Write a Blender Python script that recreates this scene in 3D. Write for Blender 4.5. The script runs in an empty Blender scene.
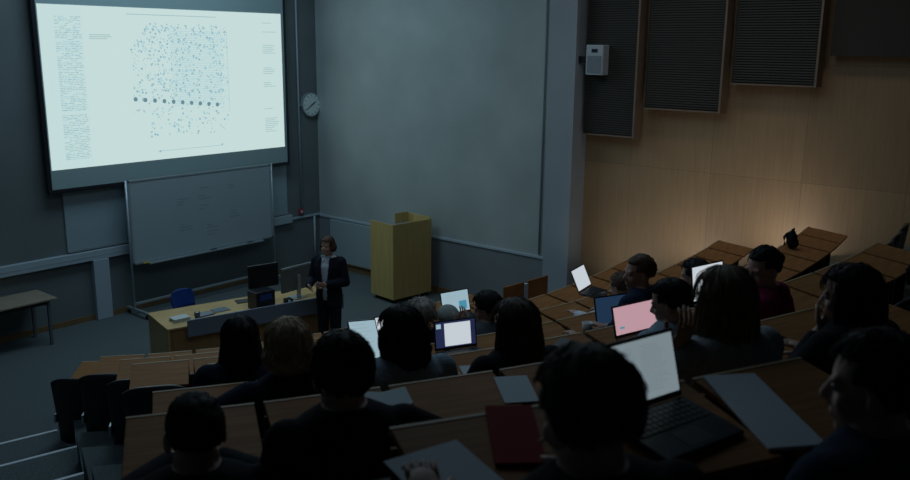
import bpy, bmesh, math, random
from mathutils import Vector, Matrix, noise
random.seed(7)
S = bpy.context.scene
COL = S.collection
R = math.radians
pi = math.pi

# ------------------------------------------------------------------ camera
EYE = Vector((0, 0, 4.5))
YAW, PITCH, ROLL, FPX = R(50.6), R(12.75), R(0.6), 860.0
fwd = Vector((math.sin(YAW)*math.cos(PITCH), math.cos(YAW)*math.cos(PITCH), -math.sin(PITCH)))
rgt0 = Vector((math.cos(YAW), -math.sin(YAW), 0))
up0 = rgt0.cross(fwd)
rgt = rgt0*math.cos(ROLL) + up0*math.sin(ROLL)
upv = up0*math.cos(ROLL) - rgt0*math.sin(ROLL)
cd = bpy.data.cameras.new('camera')
cam = bpy.data.objects.new('camera', cd)
COL.objects.link(cam)
cam.matrix_world = Matrix(((rgt.x, upv.x, -fwd.x, EYE.x), (rgt.y, upv.y, -fwd.y, EYE.y), (rgt.z, upv.z, -fwd.z, EYE.z), (0, 0, 0, 1)))
cd.sensor_width = 36
cd.lens = FPX/910*36
cd.clip_start = .05
cd.dof.use_dof = True
cd.dof.focus_distance = 9.0
cd.dof.aperture_fstop = 3.4
S.camera = cam

# ------------------------------------------------------------------ light and exposure
S.view_settings.view_transform = 'Standard'
S.view_settings.look = 'None'
S.view_settings.gamma = 1
S.view_settings.use_curve_mapping = False
S.view_settings.exposure = 0.0
W = bpy.data.worlds.new('world')
S.world = W
W.use_nodes = True
W.node_tree.nodes['Background'].inputs[0].default_value = (.25, .4, .6, 1)
W.node_tree.nodes['Background'].inputs[1].default_value = .02

def area(name, loc, size, power, color, rot=(0, 0, 0), spread=180):
    l = bpy.data.lights.new(name, 'AREA')
    l.shape = 'RECTANGLE'
    l.size, l.size_y = size
    l.energy = power
    l.color = color
    l.spread = R(spread)
    o = bpy.data.objects.new(name, l)
    COL.objects.link(o)
    o.location = loc
    o.rotation_euler = rot
    return o
area('stage_fill_light', (7.6, 10.8, 6.9), (4.5, 2.0), 100, (.55, .82, 1.0))  # added fill below the unseen ceiling for the stage end, no fitting modelled
area('hall_fill_light', (6.0, 4.8, 6.9), (6.0, 3.0), 48, (.60, .82, 1.0))  # added dim cool fill over the seats, stands in for ambient light
area('wood_wall_fill_light', (9.9, 4.6, 6.9), (.5, 5.0), 10, (1.0, .86, .76), (0, R(-12), 0), 110)  # fill added to brighten the wood wall, no known washer lamp
area('aisle_fill_light', (1.6, 9.5, 6.9), (2.5, 4.0), 12, (.45, .72, 1.0))  # weak fill added above the left aisle, no known lamp

# ------------------------------------------------------------------ materials
def hexc(r, g, b):
    f = lambda v: ((v/255+.055)/1.055)**2.4 if v > 10 else v/255/12.92
    return (f(r), f(g), f(b), 1)
MATS = {}
def mat(name, col, rough=.6, metal=0, noise_s=0, noise_a=.15, bump=0, emit=None, es=1, spec=.5, scale=(1, 1, 1), coat=0):
    if name in MATS: return MATS[name]
    m = bpy.data.materials.new(name)
    m.use_nodes = True
    nt = m.node_tree
    b = nt.nodes['Principled BSDF']
    b.inputs['Roughness'].default_value = rough
    b.inputs['Metallic'].default_value = metal
    b.inputs['Specular IOR Level'].default_value = spec
    b.inputs['Coat Weight'].default_value = coat
    c = col if len(col) == 4 else (*col, 1)
    b.inputs['Base Color'].default_value = c
    if emit:
        b.inputs['Emission Color'].default_value = (*emit[:3], 1)
        b.inputs['Emission Strength'].default_value = es
    if noise_s:
        tc = nt.nodes.new('ShaderNodeTexCoord')
        mp = nt.nodes.new('ShaderNodeMapping')
        mp.inputs['Scale'].default_value = scale
        n = nt.nodes.new('ShaderNodeTexNoise')
        n.inputs['Scale'].default_value = noise_s
        n.inputs['Detail'].default_value = 5
        nt.links.new(tc.outputs['Object'], mp.inputs[0])
        nt.links.new(mp.outputs[0], n.inputs['Vector'])
        r = nt.nodes.new('ShaderNodeValToRGB')
        r.color_ramp.elements[0].position = .3
        r.color_ramp.elements[1].position = .7
        r.color_ramp.elements[0].color = (*[v*(1-noise_a) for v in c[:3]], 1)
        r.color_ramp.elements[1].color = (*[min(1, v*(1+noise_a)) for v in c[:3]], 1)
        nt.links.new(n.outputs['Fac'], r.inputs[0])
        nt.links.new(r.outputs[0], b.inputs['Base Color'])
        if bump:
            bp = nt.nodes.new('ShaderNodeBump')
            bp.inputs['Strength'].default_value = bump
            bp.inputs['Distance'].default_value = .01
            nt.links.new(n.outputs['Fac'], bp.inputs['Height'])
            nt.links.new(bp.outputs[0], b.inputs['Normal'])
    MATS[name] = m
    return m

def panel_wood(name, col, bw, bh, offx, axis='yz', mortar=.002):
    """veneer sheets: brick layout gives each sheet its own tone, noise gives the grain"""
    m = bpy.data.materials.new(name)
    m.use_nodes = True
    nt = m.node_tree
    N, L = nt.nodes, nt.links
    b = N['Principled BSDF']
    b.inputs['Roughness'].default_value = .5
    tc = N.new('ShaderNodeTexCoord')
    sp = N.new('ShaderNodeSeparateXYZ')
    cb = N.new('ShaderNodeCombineXYZ')
    L.new(tc.outputs['Object'], sp.inputs[0])
    L.new(sp.outputs['Y' if axis == 'yz' else 'X'], cb.inputs[0])
    L.new(sp.outputs['Z'], cb.inputs[1])
    mp = N.new('ShaderNodeMapping')
    mp.inputs['Location'].default_value = (offx, .35, 0)
    L.new(cb.outputs[0], mp.inputs[0])
    br = N.new('ShaderNodeTexBrick')
    br.offset = 0.0
    br.inputs['Scale'].default_value = 1
    br.inputs['Brick Width'].default_value = bw
    br.inputs['Row Height'].default_value = bh
    br.inputs['Mortar Size'].default_value = mortar
    c1 = [v*.78 for v in col[:3]]
    br.inputs['Color1'].default_value = (*col[:3], 1)
    br.inputs['Color2'].default_value = (*c1, 1)
    br.inputs['Mortar'].default_value = (*[v*.35 for v in col[:3]], 1)
    L.new(mp.outputs[0], br.inputs['Vector'])
    g = N.new('ShaderNodeTexNoise')
    g.inputs['Scale'].default_value = 6
    g.inputs['Detail'].default_value = 8
    m2 = N.new('ShaderNodeMapping')
    m2.inputs['Scale'].default_value = (5, 5, .35)
    L.new(tc.outputs['Object'], m2.inputs[0])
    L.new(m2.outputs[0], g.inputs['Vector'])
    mx = N.new('ShaderNodeMix')
    mx.data_type = 'RGBA'
    mx.blend_type = 'MULTIPLY'
    mx.inputs['Factor'].default_value = .35
    L.new(br.outputs['Color'], mx.inputs['A'])
    L.new(g.outputs['Fac'], mx.inputs['B'])
    L.new(mx.outputs['Result'], b.inputs['Base Color'])
    return m

M = dict(
    plaster=mat('grey_plaster', (.40, .45, .44), .85, noise_s=1.1, noise_a=.10, bump=.15, spec=.2),
    front=mat('dark_grey_plaster', (.17, .195, .20), .85, noise_s=1.3, noise_a=.08, bump=.1, spec=.2),
    pillar=mat('pale_grey_plaster', (.33, .38, .42), .85, noise_s=1.5, noise_a=.05, spec=.2),
    lower=mat('dado_grey', (.21, .235, .25), .85, noise_s=1.3, noise_a=.05, spec=.2),
    carpet=mat('grey_carpet', (.11, .135, .14), .95, noise_s=60, noise_a=.25, bump=.4, spec=.1),
    dark=mat('dark_ceiling', (.03, .035, .04), .9),
    trunk=mat('pale_trunking', (.42, .50, .56), .5),
    nosing=mat('pale_nosing', (.75, .8, .85), .5),
    skirt=mat('wood_skirting', (.22, .13, .06), .5, noise_s=8, noise_a=.2),
    desk=mat('brown_desk_veneer', (.30, .135, .048), .6, noise_s=3, noise_a=.22, scale=(1, 14, 1), spec=.12),
    deskedge=mat('pale_desk_edge', (.50, .37, .22), .5, noise_s=6, noise_a=.1),
    beech=mat('beech_veneer', (.58, .38, .15), .42, noise_s=3, noise_a=.12, scale=(1, 1, .2)),
    beechfront=mat('dark_beech_veneer', (.34, .19, .075), .5, noise_s=3, noise_a=.12, scale=(6, 6, .5)),
    oak=mat('cabinet_oak_veneer', (.56, .40, .14), .5, noise_s=5, noise_a=.12, scale=(5, 5, .3)),
    blackp=mat('black_plastic', (.014, .016, .022), .38, spec=.5),
    blackf=mat('black_fabric', (.012, .013, .017), .9, noise_s=80, noise_a=.3, bump=.3, spec=.1),
    steel=mat('grey_steel', (.45, .5, .55), .35, .8),
    slate=mat('slate_blue_fascia', (.20, .25, .32), .45),
    whiteb=mat('whiteboard_surface', (.38, .45, .49), .3, spec=.4),
    whitebf=mat('fixed_whiteboard_surface', (.34, .43, .48), .25, spec=.5),
    alu=mat('aluminium_frame', (.42, .48, .52), .4, .5),
    paper=mat('white_paper', (.50, .58, .62), .7),
    white=mat('white_paint', (.62, .66, .66), .5),
    blue=mat('blue_plastic', (.008, .05, .24), .45),
    red=mat('red_plastic', (.35, .02, .03), .5),
    redf=mat('red_folder_card', (.24, .005, .014), .7, spec=.1),
    fabs=mat('screen_fabric', (.36, .47, .48), .9, spec=.1),
    glass=None,
    felt=mat('acoustic_felt', (.035, .034, .03), .9),
    rib=mat('acoustic_rib', (.055, .053, .047), .7),
    fin=mat('fin_wood', (.20, .15, .11), .5, noise_s=4, noise_a=.1),
    yellow=mat('yellow_plastic', (.6, .45, .05), .5),
)
M['woodwall'] = panel_wood('birch_wall_panels', (.40, .285, .16), 1.28, 1.55, .17)
def glassmat():
    m = bpy.data.materials.new('clear_glass')
    m.use_nodes = True
    b = m.node_tree.nodes['Principled BSDF']
    b.inputs['Base Color'].default_value = (.85, .92, .95, 1)
    b.inputs['Transmission Weight'].default_value = .9
    b.inputs['Roughness'].default_value = .1
    return m
M['glass'] = glassmat()

# ------------------------------------------------------------------ mesh helpers
class MB:
    def __init__(s): s.v, s.f, s.m, s.sm = [], [], [], []
    def add(s, vs, fs, mi=0, smooth=False):
        o = len(s.v)
        s.v += [Vector(v) for v in vs]
        for f in fs:
            s.f.append([i+o for i in f]); s.m.append(mi); s.sm.append(smooth)
        return s
    def box(s, lo, hi, mi=0, T=None, bev=0):
        if bev:
            bm = bmesh.new()
            bmesh.ops.create_cube(bm, size=1)
            for v in bm.verts:
                v.co = Vector([(lo[i]+hi[i])/2 + v.co[i]*(hi[i]-lo[i]) for i in range(3)])
            bmesh.ops.bevel(bm, geom=bm.edges[:], offset=bev, segments=2, affect='EDGES', profile=.5)
            bm.verts.index_update()
            vs = [v.co.copy() for v in bm.verts]
            fs = [[v.index for v in f.verts] for f in bm.faces]
            bm.free()
        else:
            x0, y0, z0 = lo; x1, y1, z1 = hi
            vs = [Vector(p) for p in ((x0,y0,z0),(x1,y0,z0),(x1,y1,z0),(x0,y1,z0),(x0,y0,z1),(x1,y0,z1),(x1,y1,z1),(x0,y1,z1))]
            fs = [(0,3,2,1),(4,5,6,7),(0,1,5,4),(1,2,6,5),(2,3,7,6),(3,0,4,7)]
        if T is not None: vs = [T @ v for v in vs]
        return s.add(vs, fs, mi)
    def tube(s, pts, rad, n=8, mi=0, caps=True, smooth=True):
        pts = [Vector(p) for p in pts]
        if not isinstance(rad, (list, tuple)): rad = [rad]*len(pts)
        vs, fs = [], []
        ref = None
        for i, p in enumerate(pts):
            d = (pts[min(i+1, len(pts)-1)] - pts[max(i-1, 0)])
            d = d.normalized() if d.length > 1e-9 else Vector((0, 0, 1))
            if ref is None: ref = Vector((0, 0, 1)) if abs(d.z) < .9 else Vector((1, 0, 0))
            a = d.cross(ref)
            if a.length < 1e-4: a = d.cross(Vector((.3, .8, .5)))
            a.normalize()
            b = d.cross(a)
            ref = -b if False else ref
            for k in range(n):
                t = 2*pi*k/n
                vs.append(p + (a*math.cos(t) + b*math.sin(t))*rad[i])
        for i in range(len(pts)-1):
            for k in range(n):
                k2 = (k+1) % n
                fs.append((i*n+k, i*n+k2, (i+1)*n+k2, (i+1)*n+k))
        if caps:
            fs.append(tuple(range(n-1, -1, -1)))
            fs.append(tuple(range((len(pts)-1)*n, len(pts)*n)))
        return s.add(vs, fs, mi, smooth)
    def ell(s, c, r, mi=0, nu=16, nv=10, rot=None, fn=None):
        c = Vector(c)
        if not isinstance(r, (list, tuple)): r = (r, r, r)
        vs = [Vector((0, 0, 1))]
        for j in range(1, nv):
            ph = pi*j/nv
            for i in range(nu):
                t = 2*pi*i/nu
                vs.append(Vector((math.sin(ph)*math.cos(t), math.sin(ph)*math.sin(t), math.cos(ph))))
        vs.append(Vector((0, 0, -1)))
        fs = []
        for i in range(nu): fs.append((0, 1+i, 1+(i+1) % nu))
        for j in range(nv-2):
            for i in range(nu):
                a = 1+j*nu+i; b = 1+j*nu+(i+1) % nu
                fs.append((a, a+nu, b+nu, b))
        l = len(vs)-1
        for i in range(nu): fs.append((l, 1+(nv-2)*nu+(i+1) % nu, 1+(nv-2)*nu+i))
        out = []
        for v in vs:
            k = fn(v) if fn else 1
            p = Vector((v.x*r[0], v.y*r[1], v.z*r[2]))*k
            if rot: p = rot @ p
            out.append(c+p)
        return s.add(out, fs, mi, True)
    def caps(s, pts):
        """rounded tapered limb through (point, radius) joints"""
        for (p, r) in pts: s.ell(p, r, nu=14, nv=9)
        for (p, r), (q, t) in zip(pts, pts[1:]): s.tube([p, q], [r, t], n=14)
        return s
    def loft(s, rings, n=24, mi=0, smooth=True, caps=True):
        """rings: (centre, rx, ry[, power])"""
        vs, fs = [], []
        for rg in rings:
            c, rx, ry = Vector(rg[0]), rg[1], rg[2]
            pw = rg[3] if len(rg) > 3 else 2.4
            for k in range(n):
                t = 2*pi*k/n
                cx, sy = math.cos(t), math.sin(t)
                vs.append(c + Vector((rx*math.copysign(abs(cx)**(2/pw), cx), ry*math.copysign(abs(sy)**(2/pw), sy), 0)))
        for i in range(len(rings)-1):
            for k in range(n):
                k2 = (k+1) % n
                fs.append((i*n+k, i*n+k2, (i+1)*n+k2, (i+1)*n+k))
        if caps:
            fs.append(tuple(range(n-1, -1, -1)))
            fs.append(tuple(range((len(rings)-1)*n, len(rings)*n)))
        return s.add(vs, fs, mi, smooth)
    def prism(s, poly, z0, z1, mi=0):
        n = len(poly)
        vs = [(p[0], p[1], z0) for p in poly] + [(p[0], p[1], z1) for p in poly]
        fs = [tuple(range(n-1, -1, -1)), tuple(range(n, 2*n))]
        for i in range(n): fs.append((i, (i+1) % n, n+(i+1) % n, n+i))
        return s.add(vs, fs, mi)
    def xf(s, T, start=0):
        for i in range(start, len(s.v)): s.v[i] = T @ s.v[i]
        return s
    def mesh(s, name, mats):
        me = bpy.data.meshes.new(name)
        me.from_pydata([tuple(v) for v in s.v], [], s.f)
        for m in mats: me.materials.append(m)
        for p, mi, sm in zip(me.polygons, s.m, s.sm):
            p.material_index = mi; p.use_smooth = sm
        me.update()
        return me
    def build(s, name, mats, parent=None, loc=None, rz=0):
        if not isinstance(mats, (list, tuple)): mats = [mats]
        o = bpy.data.objects.new(name, s.mesh(name, mats))
        COL.objects.link(o)
        if parent: o.parent = parent
        if loc is not None: o.location = loc; o.rotation_euler = (0, 0, rz)
        return o

def tag(o, label=None, cat=None, group=None, kind=None):
    if label: o['label'] = label
    if cat: o['category'] = cat
    if group: o['group'] = group
    if kind: o['kind'] = kind
    return o
def empty(name, loc, rz, label, cat, group=None):
    o = bpy.data.objects.new(name, None)
    o.empty_display_size = .1
    COL.objects.link(o)
    o.location = loc; o.rotation_euler = (0, 0, rz)
    return tag(o, label, cat, group)
def copy_tree(src, parent=None):
    c = src.copy(); COL.objects.link(c); c.parent = parent
    for ch in list(src.children): copy_tree(ch, c)
    return c
def struct(name, mb, m, parent=None):
    o = mb.build(name, m, parent)
    if not parent: o['kind'] = 'structure'
    return o
def RZ(a): return Matrix.Rotation(a, 4, 'Z')
def TR(*p): return Matrix.Translation(Vector(p))
def euler(x=0, y=0, z=0): return Matrix.Rotation(z, 4, 'Z') @ Matrix.Rotation(y, 4, 'Y') @ Matrix.Rotation(x, 4, 'X')

# ------------------------------------------------------------------ the hall: front wall y = 13.26, right wall x = 11.73
YF, XR, XL, YB, ZC = 13.26, 11.73, -2.2, -3.0, 7.0
struct('wall_front', MB().box((XL-.2, YF, -.1), (XR+.2, YF+.2, ZC)), M['front'])
struct('wall_right', MB().box((XR, 7.2, -.1), (XR+.2, YF, ZC)), M['plaster'])
struct('wall_right_wood', MB().box((XR+.05, YB, -.1), (XR+.25, 7.2, ZC)), M['woodwall'])
struct('wall_left', MB().box((XL-.2, YB, -.1), (XL, YF, ZC)), M['front'])
struct('wall_back', MB().box((XL-.2, YB-.2, -.1), (XR+.2, YB, ZC)), M['front'])
struct('ceiling', MB().box((XL-.2, YB-.2, ZC), (XR+.2, YF+.2, ZC+.2)), M['dark'])
struct('wall_pillar', MB().box((11.38, 7.03, -.05), (XR+.06, 7.50, ZC)), M['pillar'])
struct('floor', MB().box((XL, YB, -.2), (XR, YF, 0)), M['carpet'])

# seating rows: nearly concentric about the stage, each row one tier higher
CX, CY = 8.0, 12.5
ROWS = [5.1+1.05*k for k in range(9)]
ZR = [2.75-.33*(13.5-r)/1.05 for r in ROWS]; ZR[0] = 0.0
EXT = 6.0
def rpos(r, s):
    """point and facing (clockwise from +Y) at radius r, arc angle s; right of centre the rows straighten"""
    if s <= 0:
        return CX+r*math.sin(s), CY-r*math.cos(s), -s
    q = r+EXT
    t = s*r/q
    return CX+q*math.sin(t), CY+EXT-q*math.cos(t), -t
def bx(y): return 4.30+.444*(y-9.1)-.05          # left end of the seat block
fl = []
for k in range(1, 9):
    r0 = ROWS[k]-.80
    r1 = ROWS[k+1]-.80 if k < 8 else r0+1.25
    z = ZR[k]
    mb = MB()
    N = 44
    def arc(r):
        out = []
        for i in range(N+1):
            s = R(-62)+(R(60)-R(-62))*i/N
            x, y, _ = rpos(r, s)
            if x < bx(y):
                continue
            out.append((x, y))
            if x > XR: break
        return out
    def clipend(a):
        # start on the aisle line
        (x0, y0), (x1, y1) = a[0], a[1]
        for j in range(30):
            xm, ym = x0-(x1-x0)*.1, y0-(y1-y0)*.1
            if xm < bx(ym): break
            x0, y0 = xm, ym
        return [(x0, y0)]+a
    A, B = clipend(arc(r0)), clipend(arc(r1))
    A[-1] = (XR, A[-1][1]); B[-1] = (XR, B[-1][1])
    n = 40
    def res(a):
        d = [0]
        for p, q in zip(a, a[1:]): d.append(d[-1]+math.hypot(q[0]-p[0], q[1]-p[1]))
        out = []
        for i in range(n+1):
            t = d[-1]*i/n
            j = max(j for j in range(len(d)) if d[j] <= t+1e-9)
            j = min(j, len(a)-2)
            u = (t-d[j])/max(1e-9, d[j+1]-d[j])
            out.append((a[j][0]+(a[j+1][0]-a[j][0])*u, a[j][1]+(a[j+1][1]-a[j][1])*u))
        return out
    A, B = res(A), res(B)
    for i in range(n):
        mb.prism([A[i], B[i], B[i+1], A[i+1]], 0, z)
    bmm = bmesh.new()
    o = mb.build('floor', M['carpet'])
    bmm.from_mesh(o.data); bmesh.ops.remove_doubles(bmm, verts=bmm.verts, dist=.0005); bmm.to_mesh(o.data); bmm.free()
    o['kind'] = 'structure'
struct('floor', MB().box((XL, YB, 0), (XR, -1.55, 3.08)), M['carpet'])

# left aisle stairs with pale nosings
nd = Vector((.975, -.222, 0)); back = Vector((-.235, -.972, 0))
nos = [Vector((4.16, 9.28, 0)), Vector((3.88, 8.11, 0)), Vector((3.61, 6.83, 0))]
st_z = [.165, .46, .80]
for i in range(6):
    nos.append(nos[-1]+Vector((-.42, -1.02, 0))); st_z.append(st_z[-1]+.325)
stp = MB(); 
for i, (p, z) in enumerate(zip(nos, st_z)):
    q = nos[i+1] if i+1 < len(nos) else p+Vector((-.4, -1.5, 0))
    def ln(a, x): return (x, a.y+nd.y/nd.x*(x-a.x))
    stp.prism([ln(q, XL), (q.x, q.y), (p.x, p.y), ln(p, XL)], 0, z)
struct('floor_stairs', stp, M['carpet'])
for i, (p, z) in enumerate(zip(nos[:5], st_z)):
    mb = MB()
    a = Vector((XL+.01, p.y+nd.y/nd.x*(XL+.01-p.x), z)); b = Vector((p.x, p.y, z))
    n_ = Vector((.222, .975, 0))
    mb.add([a-n_*.035, b-n_*.035, b+n_*.006, a+n_*.006, a-n_*.035+Vector((0,0,.006)), b-n_*.035+Vector((0,0,.006)), b+n_*.006+Vector((0,0,.006)), a+n_*.006+Vector((0,0,.006))],
           [(0,3,2,1),(4,5,6,7),(0,1,5,4),(1,2,6,5),(2,3,7,6),(3,0,4,7)])
    struct('trim_%d' % (i+1), mb, M['nosing'])

# skirting, rail, trunking
struct('baseboard_front', MB().box((XL, YF-.02, 0), (XR-.02, YF, .09)), M['skirt'])
struct('baseboard_right', MB().box((XR-.03, 7.51, 0), (XR, YF-.02, .12)), M['skirt'])
struct('wall_right_dado', MB().box((XR-.012, 7.51, .12), (XR, YF-.0, 1.03)), M['lower'])
t = MB().box((XL, YF-.09, 1.02), (10.93, YF, 1.18), bev=.006)
t.box((XL, YF-.094, 1.09), (10.93, YF-.09, 1.10))
struct('trim_11', t, M['trunk'])
struct('trim_12', MB().box((6.75, YF-.10, 0), (7.02, YF, 1.02), bev=.008), M['trunk'])
struct('trim_13', MB().box((XR-.035, 7.51, 1.03), (XR, YF-.03, 1.075), bev=.005), M['trunk'])
struct('trim_14', MB().box((10.93, YF-.035, 1.06), (XR, YF, 1.10), bev=.005), M['trunk'])
tag(MB().tube([(11.55, YF-.03, 0.05), (11.55, YF-.03, 1.06)], .02, 8).build('conduit_pipe', M['trunk']), 'thin vertical pipe in the front corner under the rail', 'pipe')
o = MB().tube([(11.22, YF-.03, 1.2), (11.22, YF-.03, 6.9)], .018, 8).build('conduit_pipe', M['trunk'])
tag(o, 'tall thin vertical conduit on the front wall left of the clock', 'pipe')
o = MB().tube([(XR-.02, 7.80, 1.1), (XR-.02, 7.80, 6.9)], .016, 8).build('conduit_pipe', M['pillar'])
tag(o, 'grey vertical conduit up the right wall beside the pillar', 'pipe')
e = empty('fire_alarm', (11.19, YF-.02, 1.2), 0, 'small red call point at the foot of the wall conduit', 'alarm')
MB().box((-.05, -.045, -.06), (.05, 0, .06), bev=.008).build('housing', M['red'], e)
MB().box((-.025, -.05, -.025), (.025, -.045, .025)).build('press_plate', M['white'], e)

# ------------------------------------------------------------------ projection screen
SY = 13.10
e = empty('projection_screen', (8.52, SY, 3.6), 0, 'large projection screen glowing with a scatter chart on the front wall', 'screen')
def P(x, z, y=0): return Vector((x-8.52, y, z-3.6))
mb = MB().box(P(6.16, 2.26, -.004), P(10.80, 5.6, .01))
mb.build('screen_fabric', M['fabs'], e)
mb = MB().box(P(6.10, 2.20, -.02), P(10.84, 2.26, .03), bev=.006)
mb.box(P(6.10, 2.20, -.012), P(6.16, 5.7, .03)).box(P(10.79, 2.20, -.012), P(10.84, 5.7, .03))
mb.build('black_border', M['blackp'], e)
MB().box(P(6.0, 5.6, -.12), P(11.08, 5.78, .14), bev=.01).build('roller_case', M['white'], e)
def emis(name, c, s=1.0):
    m = bpy.data.materials.new(name); m.use_nodes = True
    nt = m.node_tree; nt.nodes.clear()
    em = nt.nodes.new('ShaderNodeEmission'); ou = nt.nodes.new('ShaderNodeOutputMaterial')
    em.inputs[0].default_value = (*c[:3], 1); em.inputs[1].default_value = s
    nt.links.new(em.outputs[0], ou.inputs[0])
    return m
SCW = hexc(198, 220, 218); SCD = hexc(195, 219, 218)
imgm = [emis('projected_white', SCW), emis('projected_pale_blue', hexc(165, 203, 212)), emis('projected_mid_blue', hexc(140, 182, 196)), emis('projected_dark', hexc(104, 140, 152)), emis('projected_grey_text', hexc(158, 190, 192)), emis('projected_side', SCD)]
x0, x1, z0, z1 = 6.18, 10.73, 2.56, 5.04
mb = MB().add([P(x0, z0, -.008), P(x1, z0, -.008), P(x1, z1, -.008), P(x0, z1, -.008)], [(0, 1, 2, 3)])
def q(xa, xb, za, zb, mi, y=-.010):
    mb.add([P(xa, za, y), P(xb, za, y), P(xb, zb, y), P(xa, zb, y)], [(0, 1, 2, 3)], mi)
def dot(x, z, r, mi, y=-.011, n=8):
    mb.add([P(x+r*math.cos(2*pi*i/n), z+r*math.sin(2*pi*i/n), y) for i in range(n)], [tuple(range(n))], mi)
rnd = random.Random(3)
q(x0, 6.86, z0, z1, 5, -.009)
z = 4.86
while z > 2.68:                                   # the text column, lines with ragged words
    if not 3.38 < z < 3.44:
        x = 6.42
        while x < 6.80:
            w = rnd.uniform(.02, .10)
            if rnd.random() < .85: q(x, min(x+w, 6.83), z, z+.010, rnd.choice((1, 4, 4, 2)))
            x += w+.016
    z -= .026
for z, a, b in ((4.60, 6.95, 7.30), (4.57, 6.95, 7.32), (4.54, 6.95, 7.25)): q(a, b, z, z+.012, 4)
q(7.6, 9.3, 4.93, 4.942, 4)
q(8.0, 9.3, 2.70, 2.708, 4); dot(8.05, 2.70, .018, 2); dot(9.3, 2.72, .018, 2)
for z, n in ((4.86, 1), (4.70, 1), (4.46, 5), (4.05, 4), (3.78, 3), (3.30, 1), (3.12, 8)):
    for i in range(n): q(10.28, 10.28+rnd.uniform(.15, .34), z-i*.035, z-i*.035+.011, 4)
for i in range(1250):                             # the scatter
    x = rnd.uniform(7.62, 9.50); z = rnd.uniform(2.95, 4.80)
    if z > 4.35 and x < 7.62+(z-4.35)*.8: continue
    if z < 3.36 and (x < 7.85 or rnd.random() < .45): continue
    if 3.36 < z < 3.62: 
        if rnd.random() < .6: continue
    dot(x, z, rnd.choice((.007, .010, .014, .02)), rnd.choice((1, 1, 2, 4, 2)), n=6)
for i in range(42):
    z = 4.68-i*.03
    q(8.35, 9.48-rnd.uniform(0, .15), z, z+.006, 1, -.0105)
q(9.49, 9.50, 3.3, 4.7, 1, -.0105)
for i in range(10): dot(7.66+i*.175, 3.585-i*.017, .038, 3, -.012)
mb.build('projected_image', imgm, e)

# clock
e = empty('wall_clock', (11.52, YF, 3.32), 0, 'round white wall clock beside the projection screen', 'clock')
def disc(mb, r, ya, yb, mi=0, n=36, cz=0):
    mb.tube([(0, ya, cz), (0, yb, cz)], r, n, mi, smooth=False)
    return mb
disc(MB(), .235, 0, -.07).build('clock_case', M['alu'], e)
disc(MB(), .212, -.07, -.074).build('dial', mat('clock_dial', (.75, .85, .82), .6), e)
mb = MB()
for i in range(12): mb.box((-.006, -.078, .165), (.006, -.0745, .195), T=Matrix.Rotation(2*pi*i/12, 4, 'Y'))
mb.build('hour_marks', M['blackp'], e)
for nm, L, a, w in (('hour_hand', .11, 60, .009), ('minute_hand', .165, 235, .006)):
    MB().box((-w, -.083, -.02), (w, -.079, L), T=Matrix.Rotation(R(a), 4, 'Y')).build(nm, M['blackp'], e)
MB().box((-.30, -.05, -.012), (-.22, -.01, .012)).build('bracket', M['alu'], e)

# fixed whiteboard behind
e = empty('fixed_whiteboard', (8.6, YF, 1.7), 0, 'wide whiteboard panels fixed to the front wall behind the mobile whiteboard', 'whiteboard')
for a, b in ((-2.22, -1.0), (-.98, 1.20), (1.22, 2.26)):
    MB().box((a, -.03, -.47), (b, -.002, .47), bev=.004).build('board_panel', M['whitebf'], e)
MB().box((-2.22, -.05, -.50), (2.26, -.002, -.47)).build('pen_ledge', M['alu'], e)

# mobile whiteboard
e = empty('mobile_whiteboard', (8.8, 12.98, 0), 0, 'tall wheeled whiteboard with faint writing in front of the front wall', 'whiteboard')
brd = MB().box((-1.44, -.012, .90), (1.44, .012, 2.25))
fr = MB()
for a, b, c, d in ((-1.47, 1.47, .86, .90), (-1.47, 1.47, 2.25, 2.285), (-1.47, -1.43, .86, 2.285), (1.43, 1.47, .86, 2.285)): fr.box((a, -.02, c), (b, .02, d), bev=.004)
fr.build('board_frame', M['alu'], e)
for s in (-1, 1):
    p = MB().tube([(s*1.49, 0, .10), (s*1.49, 0, 2.29)], .02, 8).build('upright', M['alu'], e)
    f = MB().box((s*1.49-.025, -.42, .08), (s*1.49+.025, .22, .12), bev=.006).build('foot', M['alu'], e)
    for yy in (-.38, .18):
        MB().tube([(s*1.49-.015, yy, .04), (s*1.49+.015, yy, .04)], .038, 12).build('caster', M['blackp'], f)
MB().box((-1.49, -.015, .17), (1.49, .015, .21), bev=.004).build('cross_bar', M['alu'], e)
MB().box((-1.2, -.08, .84), (1.2, -.01, .86)).build('pen_tray', M['alu'], e)
inkm = mat('faded_ink', (.16, .20, .24), .5)
ink = brd
rr = random.Random(5)
for cx_, cz_, n in ((-.45, 1.85, 3), (-.02, 1.86, 2), (0, 1.68, 2), (.02, 2.0, 1), (.6, 1.98, 2), (-.42, 1.40, 3), (.12, 1.32, 2), (.13, 1.20, 2), (.62, 1.50, 2), (.62, 1.40, 1)):
    for i in range(n):
        x = cx_-.12
        for j in range(rr.randint(4, 8)):
            w = rr.uniform(.012, .03)
            zz = cz_-i*.05+rr.uniform(-.006, .006)
            ink.box((x, -.0135, zz), (x+w, -.0122, zz+.012), 1); x += w+.01
ink.build('board', [M['whiteb'], inkm], e)
tag(MB().box((-.06, -.012, 0), (.06, .012, .022), bev=.004).build('board_eraser', M['yellow'], None, (7.56, 12.935, .861)), 'small yellow eraser on the tray of the mobile whiteboard', 'eraser')
pen_c = [M['blackp'], M['blackp'], M['blue']]
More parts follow.
